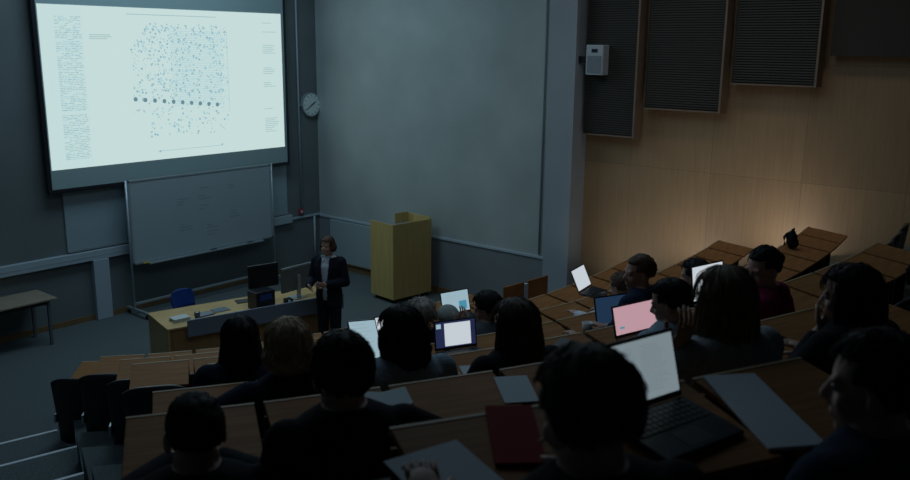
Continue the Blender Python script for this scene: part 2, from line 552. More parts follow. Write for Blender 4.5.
for i, (x, lab) in enumerate(((8.9, 'dark marker pen near the middle of the mobile whiteboard tray'), (9.7, 'dark marker pen near the right end of the mobile whiteboard tray'))):
    o = MB().tube([(-.06, 0, .01), (.055, 0, .01), (.06, 0, .01)], [.009, .009, .005], 10).build('marker_pen', M['blackp'], None, (x, 12.935, .861))
    tag(o, lab, 'pen')

# low table, front left
e = empty('side_table', (4.6, 12.86, 0), 0, 'low table with dull wooden top against the front wall', 'table')
MB().box((-1.3, -.33, .70), (1.22, .33, .73), bev=.006).build('tabletop', mat('dull_tabletop', (.33, .27, .20), .5, noise_s=4, noise_a=.1), e)
for x in (-1.2, 1.1):
    for y in (-.27, .27): MB().box((x-.02, y-.02, 0), (x+.02, y+.02, .70)).build('leg', mat('leg_grey', (.12, .14, .16), .5), e)
MB().box((-1.2, -.28, .64), (1.12, .28, .70)).build('apron', M['blackp'], e)

# wall radiator-like white panel
e = empty('wall_panel_board', (XR-.02, 11.55, .6), 0, 'long low white panel leaning along the right wall behind the cabinet', 'panel')
MB().box((-.05, -1.36, -.44), (-.01, 1.34, .42), bev=.01).build('panel', mat('pale_panel', (.36, .43, .46), .5), e)
MB().box((-.055, -1.37, -.455), (-.005, 1.35, -.44)).build('bottom_edge', M['skirt'], e)

# ------------------------------------------------------------------ oak cabinet lectern on wheels
c0 = Vector((10.28, 9.83, 0)); c1 = Vector((10.83, 10.79, 0)); 
ux = Vector((1.27, .25, 0)).normalized()
uy = Vector((-.197, .98, 0)).normalized()
e = empty('oak_lectern', (11.10, 10.38, 0), R(-7), 'tall oak lectern cabinet with raised back panel on black wheels', 'lectern')
w, d, h = .45, .32, 1.44
MB().box((-w, -d, .08), (w, -d+.02, h), bev=.003).build('side_panel', M['oak'], e)
MB().box((-w, -d+.02, .08), (-w+.02, d, h), bev=.003).build('side_panel', M['oak'], e)
MB().box((w-.02, -d+.02, .08), (w, d, h+.03), bev=.003).build('back_panel', M['oak'], e)
MB().box((w*.25, d-.02, .08), (w-.02, d, h+.05), bev=.003).build('back_panel', M['oak'], e)
MB().box((-w+.02, -d+.02, h-.16), (w-.02, d-.02, h-.14)).build('top_shelf', M['slate'], e)
MB().box((-w+.02, -d+.02, .08), (w-.02, d-.02, .10)).build('bottom_shelf', M['oak'], e)
for a in (-1, 1):
    for b in (-1, 1):
        MB().tube([(a*(w-.08)-.015, b*(d-.08), .04), (a*(w-.08)+.015, b*(d-.08), .04)], .04, 12).build('caster', M['blackp'], e)

# ------------------------------------------------------------------ acoustic panels, speaker
zb = [3.20, 3.64, 4.04]
ys = [(6.98, 6.08), (5.96, 4.79), (4.68, 3.55)]
labs = ['narrow lowest ribbed acoustic panel beside the pillar', 'wide middle ribbed acoustic panel on the wood wall', 'highest hung ribbed acoustic panel on the wood wall']
for (ya, yb), zz, lb in zip(ys, zb, labs):
    e = empty('acoustic_panel', (XR, (ya+yb)/2, zz), 0, lb, 'acoustic panel')
    hw = (ya-yb)/2
    T = Matrix.Identity(4)
    MB().box((-.13, -hw, 0), (-.02, hw, 6.9-zz)).build('felt_back', M['felt'], e)
    rb = MB(); z = .02
    while z < 6.85-zz:
        rb.box((-.145, -hw+.03, z), (-.131, hw-.03, z+.018)); z += .034
    rb.build('ribs', M['rib'], e)
    MB().box((-.24, -hw-.03, -.02), (-.02, -hw, 6.9-zz), bev=.003).build('edge_fin', M['fin'], e)
    MB().box((-.16, -hw, -.02), (-.02, hw, 0)).build('bottom_trim', M['fin'], e)
e = empty('acoustic_panel', (XR, 1.2, 4.42), 0, 'plain dark panel high on the wood wall at the right edge', 'acoustic panel')
MB().box((-.13, -2.4, 0), (-.02, 2.22, 2.5)).build('felt_back', M['felt'], e)

e = empty('wall_speaker', (11.50, 6.72, 4.31), 0, 'small pale loudspeaker box mounted beside the pillar', 'speaker')
MB().box((-.10, -.145, -.22), (.08, .145, .22), bev=.012).build('cabinet', mat('speaker_shell', (.42, .50, .55), .5), e)
MB().box((-.107, -.12, -.19), (-.10, .12, .06), bev=.002).build('grille', mat('speaker_grille', (.20, .25, .29), .7, noise_s=120, noise_a=.4), e)
MB().box((-.106, -.05, .11), (-.10, .05, .16)).build('badge', M['blackp'], e)
MB().box((-.04, .14, -.05), (.04, .31, .05)).build('wall_bracket', M['blackp'], e)

# ------------------------------------------------------------------ teacher's desk
a0 = Vector((6.03, 9.92, 0)); a1 = Vector((8.70, 9.22, 0))
ang = math.atan2(a1.y-a0.y, a1.x-a0.x)
e = empty('teacher_desk', a0, ang, 'long beech teacher desk with slate blue front upstand', 'desk')
DL, DD = 2.62, .88
TD = TR(*a0) @ RZ(ang)
MB().box((0, 0, .72), (DL, DD, .75), bev=.004).build('desktop', M['beech'], e)
MB().box((0.005, .0, 0), (.03, DD, .72)).build('side_panel', M['beech'], e)
MB().box((DL-.03, 0, 0), (DL-.005, DD, .72)).build('side_panel', M['beech'], e)
MB().box((.03, .02, .05), (DL-.03, .045, .72)).build('front_panel', M['beechfront'], e)
MB().box((.26, -.05, .60), (DL+.02, -.02, .84), bev=.004).build('front_upstand', M['slate'], e)
MB().box((.26, -.02, .62), (.30, .02, .70)).build('upstand_bracket', M['steel'], e)
def ondesk(x, y, z=.75): return TD @ Vector((x, y, z))
# things on the teacher's desk
e = empty('book', ondesk(.27, .30), ang+R(8), 'thick white book lying near the left end of the teacher desk', 'book')
MB().box((-.12, -.09, .0), (.12, .09, .006), bev=.002).box((-.12, -.09, .044), (.12, .09, .05), bev=.002).build('cover', M['white'], e)
MB().box((-.115, -.085, .006), (.115, .085, .044)).build('pages', M['paper'], e)
e = empty('glass_tumbler', ondesk(.47, .16), 0, 'clear glass tumbler on the teacher desk beside the book', 'glass')
MB().loft([((0,0,0),.032,.032,2),((0,0,.01),.033,.033,2),((0,0,.12),.042,.042,2),((0,0,.121),.039,.039,2),((0,0,.014),.03,.03,2)], 20).build('tumbler', M['glass'], e)
for i, (x, y, a, col, lb, nm) in enumerate(((.64, .36, 12, M['blackp'], 'black flat tablet on the teacher desk right of the tumbler', 'tablet'),
        (.90, .44, 6, M['slate'], 'grey closed notebook on the teacher desk beside the black tablet', 'notebook'))):
    e = empty(nm, ondesk(x, y), ang+R(a), lb, nm)
    MB().box((-.12, -.09, 0), (.12, .09, .012), bev=.004).build('cover', col, e)
    MB().box((-.105, -.075, .012), (.105, .075, .0135)).build('face', M['slate'] if i == 0 else mat('notebook_face', (.14, .19, .23), .5), e)
# monitors: positions by their distance along the desk
e = empty('desktop_monitor', ondesk(1.60, .50), ang+R(6), 'black monitor with a dark screen on the teacher desk left of the presenter', 'monitor')
MB().box((-.24, -.02, .22), (.24, .02, .57), bev=.01, T=Matrix.Rotation(R(-4), 4, 'Z')).build('monitor_body', M['blackp'], e)
MB().box((-.03, .02, .05), (.03, .05, .35)).build('stand_neck', M['blackp'], e)
MB().box((-.13, -.08, 0), (.13, .12, .015), bev=.004).build('stand_base', M['blackp'], e)
e = empty('document_camera', ondesk(1.44, .22), ang+R(10), 'boxy black control unit with a blue glow below the black monitor', 'control unit')
MB().box((-.16, -.12, 0), (.16, .12, .27), bev=.012).build('housing', M['blackp'], e)
MB().box((-.10, -.125, .14), (.10, -.12, .23)).build('display', mat('dim_blue_display', (.005, .01, .05), .4, emit=(.001, .003, .014), es=1), e)
e = empty('desktop_monitor', ondesk(2.10, .42), ang+R(16), 'silver backed monitor on a stand beside the presenter', 'monitor')
MB().box((-.30, -.02, .12), (.30, .02, .50), bev=.008).build('monitor_body', mat('silver_shell', (.15, .165, .165), .45), e)
MB().box((-.30, -.026, .475), (.30, -.018, .50)).build('top_edge', M['alu'], e)
MB().box((-.025, -.06, .0), (.025, -.02, .36)).build('stand_neck', M['alu'], e)
MB().box((-.11, -.10, 0), (.11, .10, .012), bev=.004).build('stand_base', M['alu'], e)
e = empty('webcam', ondesk(1.82, .14), ang, 'small black webcam box on the desk edge between the monitors', 'camera')
MB().box((-.06, -.05, 0), (.06, .05, .10), bev=.015).build('body', M['blackp'], e)
MB().tube([(0, -.05, .055), (0, -.07, .055)], .03, 14).build('lens', M['steel'], e)
cab = MB(); rr = random.Random(9)
pts = [ondesk(1.8+.15*i+rr.uniform(-.05, .05), .14+rr.uniform(-.06, .1), .757+.03*(i % 2)) for i in range(6)]
cab.tube(pts, .007, 6)
tag(cab.build('white_cable', M['white']), 'white cable lying across the right end of the teacher desk', 'cable')
for x, y, a, lb in ((1.72, .10, 20, 'white sheet of paper on the desk edge beside the webcam'), (2.10, .16, -10, 'white sheet of paper under the silver monitor')):
    o = MB().box((-.105, -.075, 0), (.105, .075, .003)).build('paper_sheet', M['paper'], None, ondesk(x, y), ang+R(a)); tag(o, lb, 'paper')
e = empty('tissue_box', ondesk(2.47, .34), ang+R(10), 'small bright blue and white box at the right end of the teacher desk', 'box')
MB().box((-.09, -.06, 0), (.09, .06, .05), bev=.006).build('box_body', M['white'], e)
MB().box((-.05, -.04, .05), (.07, .05, .10), bev=.01).build('blue_top', M['blue'], e)
e = empty('keyboard', ondesk(2.36, .13), ang, 'black keyboard on the desk edge beside the presenter', 'keyboard')
MB().box((-.2, -.06, 0), (.2, .06, .018), bev=.004).build('base', M['blackp'], e)
kb = MB()
for i in range(13):
    for j in range(4): kb.box((-.19+i*.029, -.05+j*.026, .018), (-.166+i*.029, -.03+j*.026, .023))
kb.build('keys', mat('key_grey', (.05, .055, .06), .5), e)
o = MB().box((-.13, -.09, 0), (.13, .09, .012), bev=.003).build('notebook', mat('black_cover', (.03, .035, .04), .6), None, ondesk(1.36, .66), ang+R(-8)); tag(o, 'dark thin notebook beside the black control unit', 'notebook')

# blue chair behind the desk
def plain_chair(loc, rz, label, m):
    e = empty('plastic_chair', loc, rz, label, 'chair')
    seat = MB()
    N_ = 10
    def sheet(fn, t=.012):
        g = MB(); vs = []
        for i in range(N_+1):
            for j in range(N_+1): vs.append(Vector(fn(i/N_*2-1, j/N_)))
        n0 = len(vs)
        vs2 = [v+Vector((0, -t*.6, -t)) for v in vs]
        fs = []
        for i in range(N_):
            for j in range(N_):
                a = i*(N_+1)+j
                fs.append((a, a+N_+1, a+N_+2, a+1)); fs.append((n0+a, n0+a+1, n0+a+N_+2, n0+a+N_+1))
        for i in range(N_):
            for a, b in ((i, i+1), (N_*(N_+1)+i+1, N_*(N_+1)+i), ((i+1)*(N_+1), i*(N_+1)), (i*(N_+1)+N_, (i+1)*(N_+1)+N_)):
                fs.append((a, b, n0+b, n0+a))
        return g.add(vs+vs2, fs, 0, True)
    sheet(lambda u, v: (u*.22*(1-.1*v**4), -.2+.42*v, .45-.02*(1-u*u)*math.sin(v*pi))).build('seat', m, e)
    sheet(lambda u, v: (u*(.20+.03*v)*(1-.25*v**6), -.21-.06*v+.045*(u*u)*1.0, .58+.27*v*(1-.08*u*u))).build('backrest', m, e)
    for s in (-1, 1):
        MB().tube([(s*.2, .17, 0), (s*.18, .15, .44)], .011, 8).build('leg', M['steel'], e)
        MB().tube([(s*.21, -.25, 0), (s*.18, -.19, .44), (s*.17, -.23, .7)], .011, 8).build('leg', M['steel'], e)
    return e
plain_chair(ondesk(.76, 1.26, 0), ang+R(200), 'bright blue plastic chair behind the teacher desk', M['blue'])

# ------------------------------------------------------------------ lecture desks and seats
LEFT = [-49.2, -42.5, -38.4, -36.3, -31.9, -31.6, -33.7, -33.85, -30.48]      # azimuth where each row starts at the left
RIGHT = [10, 9, 2.5, 13, 13.5, 13.5, .5, -4, -4]
DW = .455
ORD = ['front', 'second', 'third', 'fourth', 'fifth', 'sixth', 'seventh', 'eighth', 'rearmost']
ORDN = ['first', 'second', 'third', 'fourth', 'fifth', 'sixth', 'seventh', 'eighth', 'ninth', 'tenth', 'eleventh', 'twelfth', 'thirteenth', 'fourteenth', 'fifteenth', 'sixteenth', 'seventeenth', 'eighteenth', 'nineteenth', 'twentieth', 'twenty-first', 'twenty-second', 'twenty-third', 'twenty-fourth']
camM = cam.matrix_world.inverted()
def px(p):
    q_ = camM @ Vector(p)
    d = -q_.z
    if d < .15: return None
    return 455+FPX*q_.x/d, 240-FPX*q_.y/d, d
def inview(p, m=40):
    c = px(p)
    return c is not None and -m < c[0] < 910+m and -m < c[1] < 480+m

DT = .68
def make_desk():
    e = bpy.data.objects.new('lecture_desk', None); COL.objects.link(e); e['category'] = 'desk'
    T = TR(0, 0, DT) @ Matrix.Rotation(R(7), 4, 'X')
    # origin at the near edge of the top, +Y towards the stage
    MB().box((-DW/2, 0, 0), (DW/2, .42, .022), T=T, bev=.004).build('desktop', M['desk'], e)
    MB().box((-DW/2, .42, -.002), (DW/2, .432, .024), T=T).build('front_lipping', M['deskedge'], e)
    MB().box((-DW/2, .405, .34), (DW/2, .42, DT+.02)).build('front_panel', M['desk'], e)
    for s in (-1, 1): MB().box((s*.19-.012, .15, .0), (s*.19+.012, .40, DT-.0), bev=.003).build('leg', M['blackp'], e)
    return e
def make_chair():
    e = bpy.data.objects.new('lecture_chair', None); COL.objects.link(e); e['category'] = 'chair'
    # backrest: arched curved shell
    mb = MB(); nu, nv = 14, 10
    vs = []
    for side in (0, 1):
        for j in range(nv+1):
            v = j/nv
            for i in range(nu+1):
                u = i/nu*2-1
                hw = .225*(1-.10*(1-v)) 
                x = u*hw
                top = .94-.055*abs(u)**3.2
                z = .14+(top-.14)*v
                y = -.20-.085*v+.05*u*u+(.0 if side else .03)
                vs.append(Vector((x, y, z)))
    fs = []; W_ = nu+1; O = W_*(nv+1)
    for j in range(nv):
        for i in range(nu):
            a = j*W_+i
            fs.append((a, a+1, a+W_+1, a+W_)); fs.append((O+a, O+a+W_, O+a+W_+1, O+a+1))
    for i in range(nu):
        fs.append((i+1, i, O+i, O+i+1)); a = nv*W_+i; fs.append((a, a+1, O+a+1, O+a))
    for j in range(nv):
        a = j*W_; fs.append((a, a+W_, O+a+W_, O+a)); a = j*W_+nu; fs.append((a+W_, a, O+a, O+a+W_))
    mb.add(vs, fs, 0, True)
    mb.build('backrest', M['blackp'], e)
    MB().box((-.215, -.17, .385), (.215, .20, .44), bev=.02).build('seat', M['blackp'], e)
    for s in (-1, 1): MB().box((s*.225-.012, -.21, .40), (s*.225+.012, -.12, .50), bev=.005).build('hinge_bracket', M['steel'], e)
    MB().box((-.03, -.15, 0), (.03, -.07, .42), bev=.004).build('pedestal', M['blackp'], e)
    MB().box((-.10, -.20, 0), (.10, .0, .012), bev=.003).build('foot_plate', M['blackp'], e)
    return e
desk0, chair0 = make_desk(), make_chair()

# people: name, row, x, y of the head
rows_people = [('A', 8, 1.327, .765), ('O', 8, 1.95, .41), ('B', 7, 1.653, 1.789), ('C', 7, 1.289, 2.014), ('L', 7, 2.903, 1.141), ('N', 7, 3.536, .878),
    ('D', 6, 2.188, 2.693), ('F', 6, 2.615, 2.453), ('H', 6, 3.117, 2.199), ('K', 6, 4.637, 1.607), ('M', 6, 3.975, 1.834),
    ('E', 5, 2.645, 3.655), ('J', 5, 5.067, 2.575), ('P', 5, 5.63, 2.425), ('Q', 4, 6.30, 3.36), ('I', 4, 4.917, 3.726), ('G', 4, 4.402, 3.924), ('R', 3, 5.543, 4.624)]
PD = dict(A='the short-haired person in the foreground', B='the dark-haired person in black', C='the person at the lower left', D='the blond person with the bare forearm',
    E='the person with long dark hair', F='the person with dark wavy hair', G='the curly-haired person', H='the person with long brown hair', I='the person with the white collar',
    J='the short-haired person in profile', K='the person in burgundy', L='the long-haired person in grey', M='the person touching their face', N='the person in the dark right corner',
    O='the person at the right edge', P='the person behind the upright laptop', Q='the person with tied back fair hair', R='the person in a pale cap')
dfirst = cfirst = False
desk_used = {}
for k, r in enumerate(ROWS):
    pitch = .49/(r-.72)
    n = 0
    s = R(LEFT[k])
    ppl = [(nm, x, y) for nm, kk, x, y in rows_people if kk == k]
    while s + pitch < R(RIGHT[k])+pitch*.5:
        sc = s+pitch/2
        n += 1
        x, y, rz = rpos(r-.30, sc)
        ok = inview((x, y, ZR[k]+.75)) and n <= 24
        if ok:
            o = desk0 if not dfirst else copy_tree(desk0)
            dfirst = True
            o.location = (x, y, ZR[k]); o.rotation_euler = (0, 0, -rz)
            near = min(((math.hypot(px_-rpos(r, sc)[0], py_-rpos(r, sc)[1]), nm) for nm, px_, py_ in ppl), default=(9, ''))
            if near[0] < .25 and near[1] not in desk_used:
                desk_used[near[1]] = 1
                o['label'] = 'brown desk top in front of '+PD[near[1]]
            else:
                o['label'] = 'brown wooden desk in the %s row, %s from the row\'s left end' % (ORD[k], ORDN[n-1])
            o['group'] = 'brown lecture desks in the %s row' % ORD[k]
            o.rotation_euler = (0, 0, -rz if rz < 0 else -rz)
        # chair
        x, y, rz2 = rpos(r+.03, sc)
        occ = [nm for nm, a, b in ppl if math.hypot(a-x, b-y) < .33]
        if inview((x, y, ZR[k]+.8), 10) and not occ and n <= 24 and not (k == 7 and px((x, y, ZR[k]+.85))[2] < 1.6) and k < 8:
            o = chair0 if not cfirst else copy_tree(chair0)
            cfirst = True
            o.location = (x, y, ZR[k]); o.rotation_euler = (0, 0, -rz2)
            o['label'] = 'empty black lecture chair in the %s row, %s from the row\'s left end' % (ORD[k], ORDN[n-1])
            o['group'] = 'black lecture chairs in the %s row' % ORD[k]
        s += pitch
for nm, k, x, y in rows_people:
    rad = math.hypot(x-CX, y-CY); a = math.atan2(CX-x, CY-y)
    o = copy_tree(chair0)
    f = 1.0
    xx, yy = CX-(CX-x)*(ROWS[k]+.07)/rad, CY-(CY-y)*(ROWS[k]+.07)/rad
    o.location = (xx, yy, ZR[k]); o.rotation_euler = (0, 0, -a)
    o['label'] = 'black lecture chair under '+PD[nm]
    o['group'] = 'black lecture chairs in the %s row' % ORD[k]

# ------------------------------------------------------------------ people
SKIN = mat('skin', (.55, .34, .26), .55, noise_s=30, noise_a=.06)
SKIND = mat('brown_skin', (.13, .065, .04), .55, noise_s=30, noise_a=.06)
DG = bpy.context.evaluated_depsgraph_get
def fuse(mb, name, mats, parent, voxel=.007, smooth=4, extra=None, cut=None):
    """fuse overlapping shapes into one continuous skin"""
    tmp = bpy.data.objects.new('tmp', mb.mesh('tmp', []))
    COL.objects.link(tmp)
    m = tmp.modifiers.new('r', 'REMESH'); m.mode = 'VOXEL'; m.voxel_size = voxel
    m = tmp.modifiers.new('s', 'SMOOTH'); m.iterations = smooth; m.factor = .5
    dg = DG(); dg.update()
    me = bpy.data.meshes.new_from_object(tmp.evaluated_get(dg))
    bpy.data.objects.remove(tmp)
    if cut or extra:
        bm = bmesh.new(); bm.from_mesh(me)
        if cut:
            bmesh.ops.delete(bm, geom=[f for f in bm.faces if cut(f.calc_center_median())], context='FACES')
        if extra:
            em = extra.mesh('x', []); bm.from_mesh(em); bpy.data.meshes.remove(em)
        bm.to_mesh(me); bm.free()
    me.materials.clear()
    for mm in (mats if isinstance(mats, (list, tuple)) else [mats]): me.materials.append(mm)
    for p in me.polygons: p.use_smooth = True; p.material_index = 0
    me.name = name
    o = bpy.data.objects.new(name, me); COL.objects.link(o); o.parent = parent
    return o

def head_shape(mb, T):
    """cranium, jaw, brow, nose, lips, ears; origin at the head's centre, face to +Y"""
    s0 = len(mb.v)
    def fn(v):
        k = 1.0
        if v.z < 0: k *= 1-.10*abs(v.x)*(-v.z)
        return k
    mb.ell((0, -.012, .028), (.076, .096, .088), nu=28, nv=18, fn=fn)          # skull
    mb.ell((0, .022, -.035), (.058, .066, .078), nu=24, nv=16)                 # face and jaw
    mb.ell((0, .055, -.098), (.026, .026, .020))                               # chin
    for s in (-1, 1):
        mb.ell((s*.036, .058, -.030), (.024, .022, .026))                      # cheeks
        mb.ell((s*.030, .077, .020), (.024, .011, .009))                       # brow
        mb.ell((s*.079, -.008, -.012), (.010, .020, .032), rot=Matrix.Rotation(R(s*-14), 3, 'Z'))  # ears
        mb.ell((s*.012, .088, -.036), (.010, .011, .008))                      # nostrils
        mb.ell((s*.045, .0, -.07), (.02, .04, .03))                            # jaw angle
    mb.tube([(0, .078, .016), (0, .100, -.028)], [.009, .014], 10)
    mb.ell((0, .100, -.030), (.012, .013, .011))
    mb.ell((0, .080, -.062), (.023, .011, .0065))                              # upper lip
    mb.ell((0, .078, -.073), (.020, .011, .0065))                              # lower lip
    mb.xf(T, s0)

def hand_parts(wrist, dirv, palmn, curl=25, side=1, spread=4):
    """palm for fusing plus five separate fingers; dirv along the hand, palmn out of the palm"""
    d = Vector(dirv).normalized(); n = Vector(palmn); n = (n-d*n.dot(d)).normalized(); a = d.cross(n)*side
    palm = MB()
    pc = Vector(wrist)+d*.05
    Tm = Matrix((( *a, ), ( *d, ), ( *n, ))).transposed()
    palm.ell(pc, (.040, .052, .016), rot=Tm)
    palm.ell(Vector(wrist)+d*.03+a*.020, (.018, .03, .017), rot=Tm)
    fg = MB()
    for i, (off, L) in enumerate(((.030, .072), (.010, .082), (-.010, .076), (-.029, .060))):
        p = Vector(wrist)+d*.085+a*off
        c = R(curl*.5); dd = d.copy(); pts = [p-d*.02]
        rad = [.0092]
        sp = R(spread)*(1.5-i)
        for seg in (.42, .32, .26):
            dd = (d*math.cos(c)+n*math.sin(c)+a*math.sin(sp)*.6).normalized()
            p = p+dd*L*seg; pts.append(p); c += R(curl)
            rad.append(.0085-.0008*len(pts))
        fg.tube(pts, rad, 8); fg.ell(pts[-1], rad[-1], nu=8, nv=6)
        for pp, r_ in zip(pts[1:-1], rad[1:-1]): fg.ell(pp, r_*1.06, nu=8, nv=6)
    p = Vector(wrist)+d*.025+a*.03
    t1 = (a*.75+d*.6+n*.35).normalized(); t2 = (a*.3+d*.9+n*.4).normalized()
    pts = [p-t1*.01, p+t1*.035, p+t1*.035+t2*.028, p+t1*.035+t2*.05]
    fg.tube(pts, [.012, .0105, .0095, .008], 8)
    for pp, r_ in zip(pts[1:], (.0107, .0097, .008)): fg.ell(pp, r_, nu=8, nv=6)
    return palm, fg

def hair_build(style, T, parent, m, seed=1, length=.3, vol=1.0, fine=1):
    flare = .30 if length > .2 else -.15
    rn = random.Random(seed)
    mb = MB()
    off = Vector((seed*3.1, seed*1.7, 0))
    def face(v):                       # inside the face window, no hair
        return v.y > .30 and v.z < .50 and abs(v.x) < .80
    rad = Vector((.083, .104, .098))*vol
    cen = Vector((0, -.014, .030))
    bulk = {'short': .005, 'crop': .001, 'long': .007, 'bob': .010, 'curly': .026, 'tied': .002, 'bun': .003, 'braids': .016, 'cap': .0}[style]
    def fn(v):
        q_ = v*3.2+off
        b = noise.noise(q_)*.04+noise.noise(v*9+off)*.03+noise.noise(Vector((math.atan2(v.y, v.x)*7, v.z*1.5, seed)))*.02
        k = 1+bulk/.09+b*(1.8 if style in ('curly', 'bob') else 1)
        if style in ('short', 'crop', 'tied', 'bun', 'cap'):
            lim = -.42 if v.y < .1 else .05
            if v.z < lim: k *= max(.78, 1-(lim-v.z)*1.0)
        elif v.z < -.3: k *= max(.8, 1-(-.3-v.z)*.5)
        if face(v): k = min(k, .86)
        elif v.y > .25 and v.z < .55: k = min(k, 1.0)
        return k
    mb.ell(cen, tuple(rad), nu=44, nv=30, fn=fn)
    if style in ('long', 'bob'):
        # curtain of hair round the back and sides
        vs, fs = [], []; n1, n2 = 36, 14
        L = length
        for lay in (0, 1):
            for j in range(n2+1):
                t = j/n2
                for i in range(n1+1):
                    a = R(-62-236*i/n1*1.0)+0   # sweeps the back
                    a = R(35) - R(250)*i/n1
                    ca, sa = math.cos(a), math.sin(a)
                    w_ = (1+.24*math.sin(min(1, t*1.1)*pi*.55))*(1+.10*noise.noise(Vector((ca*3+seed, sa*3, t*2))))
                    end = L*(1+.10*noise.noise(Vector((i*.35, seed, 0))))
                    rx = (.084+bulk*.6-lay*.012)*w_*(1+flare*t*t)
                    ry = (.100+bulk*.6-lay*.012)*w_*(1-.25*t)
                    wav = .004*math.sin(t*11+i*1.3)+.016*t*noise.noise(Vector((ca*5+seed, sa*5, t*3)))+.007*noise.noise(Vector((i*.9, seed, t*4)))
                    vs.append(Vector((ca*(rx+wav), -.02+sa*(ry+wav)-.012*t, .03-end*t)))
        W_ = n1+1; O = W_*(n2+1)
        for j in range(n2):
            for i in range(n1):
                a = j*W_+i
                fs.append((a, a+W_, a+W_+1, a+1)); fs.append((O+a, O+a+1, O+a+W_+1, O+a+W_))
        for i in range(n1):
            a = n2*W_+i; fs.append((a, O+a, O+a+1, a+1)); 
        for j in range(n2):
            a = j*W_; fs.append((a, O+a, O+a+W_, a+W_)); a = j*W_+n1; fs.append((a+W_, O+a+W_, O+a, a))
        mb.add(vs, fs, 0, True)
    if style == 'bun':
        mb.ell((0, -.125, .035), (.036, .030, .034), fn=lambda v: 1+.1*noise.noise(v*5+off))
    if style == 'tied':
        mb.tube([(0, -.105, .02), (0, -.14, .0), (0, -.15, -.06), (.01, -.14, -.13)], [.018, .024, .022, .006], 12)
    # strands
    cnt = {'short': 1100, 'crop': 700, 'long': 500, 'bob': 600, 'curly': 800, 'tied': 420, 'bun': 420, 'braids': 150, 'cap': 60}[style]
    cnt = int(cnt*fine)
    for q_ in range(cnt):
        z_ = rn.uniform(-.55, 1); a = rn.uniform(0, 2*pi); rr_ = math.sqrt(max(0, 1-z_*z_))
        v = Vector((rr_*math.cos(a), rr_*math.sin(a), z_))
        if v.y > .25 and v.z < .52: continue
        if style == 'cap' and v.z > -.2: continue
        if style in ('short', 'crop') and v.z < -.42 and v.y < .2 and rn.random() < .5: continue
        k = fn(v)
        p = cen+Vector((v.x*rad.x*k, v.y*rad.y*k, v.z*rad.z*k))*.985
        nrm = Vector((v.x/rad.x, v.y/rad.y, v.z/rad.z)).normalized()
        swirl = Vector((v.x*.8, v.y*.6+(.35 if style == 'short' and v.z > .6 else -.3), -1))
        if style in ('bun', 'tied'): swirl = Vector((-v.x*1.2, -1.0, -.15))
        g = (swirl-nrm*swirl.dot(nrm)); g = g.normalized() if g.length > 1e-4 else Vector((0, -1, 0))
        if style == 'braids':
            pts = [p]; L = rn.uniform(.14, .24); st = 9
            for i in range(st):
                dd = (g*(1-i/st*.9)+Vector((rn.uniform(-.25, .25), rn.uniform(-.25, .25), -.9*(i/st)-.1))+nrm*(.10 if i < 3 else -.05)).normalized()
                p = p+dd*L/st; pts.append(p)
            mb.tube(pts, [.0055]*9+[.003], 5); continue
        L = {'short': rn.uniform(.018, .040), 'crop': rn.uniform(.006, .013), 'long': .10, 'bob': .07, 'curly': .05, 'tied': .05, 'bun': .05, 'cap': .03}[style]
        lift = {'short': .20, 'crop': .15, 'curly': .6, 'bob': .04, 'long': .02, 'tied': .02, 'bun': .03, 'cap': .2}[style]
        st = 4 if L < .09 else 6
        pts = [p]; cur = 0
        for i in range(st):
            jit = Vector((rn.uniform(-1, 1), rn.uniform(-1, 1), rn.uniform(-1, 1)))*(.22 if style != 'curly' else .9)
            dd = (g+nrm*lift*(1-i/st*1.5)+jit).normalized()
            p = p+dd*L/st; pts.append(p)
            vv = Vector(((p.x-cen.x)/rad.x, (p.y-cen.y)/rad.y, (p.z-cen.z)/rad.z))
            nrm = Vector((vv.x/rad.x, vv.y/rad.y, vv.z/rad.z)).normalized()
            g = (g-nrm*g.dot(nrm)); g = g.normalized() if g.length > 1e-4 else Vector((0, 0, -1))
        w_ = .0016 if style in ('short', 'crop') else .0018
        mb.tube(pts, [w_]*(len(pts)-1)+[.0006], 4, caps=False)
    if style == 'long' or style == 'bob':
        for q_ in range(int(260*fine)):
            a = R(35)-R(250)*rn.random()
            ca, sa = math.cos(a), math.sin(a)
            pts = []
            e_ = length*rn.uniform(.85, 1.1); ph = rn.uniform(0, 6)
            for j in range(9):
                t = j/8
                k = (1+.20*math.sin(min(1, t*1.3)*pi*.6)+.06*math.sin(ph)*t)
                pts.append(Vector((ca*(.089+bulk*.6)*k*(1+flare*t*t)+.005*math.sin(ph+t*7), -.02+sa*(.103+bulk*.6)*k*(1-.25*t)-.012*t+.004*math.cos(ph+t*6), .03-e_*t)))
            mb.tube(pts, [.0022]*8+[.0006], 4, caps=False)
    mb.xf(T)
    return mb.build('hair', m, parent)

def hairmat(n, c): return mat(n, c, .62, noise_s=25, noise_a=.35, spec=.25)
H_BLACK = hairmat('black_hair', (.010, .009, .009)); H_DBR = hairmat('dark_brown_hair', (.10, .075, .06)); H_BR = hairmat('brown_hair', (.12, .075, .05))
H_BLOND = hairmat('fair_hair', (.50, .38, .25)); H_GREY = hairmat('grey_brown_hair', (.28, .22, .18)); H_PALE = hairmat('pale_grey_hair', (.40, .36, .32))
H_BRN2 = hairmat('ash_brown_hair', (.24, .18, .13))
def cloth(n, c): return mat(n, c, .88, noise_s=55, noise_a=.18, bump=.35, spec=.15)

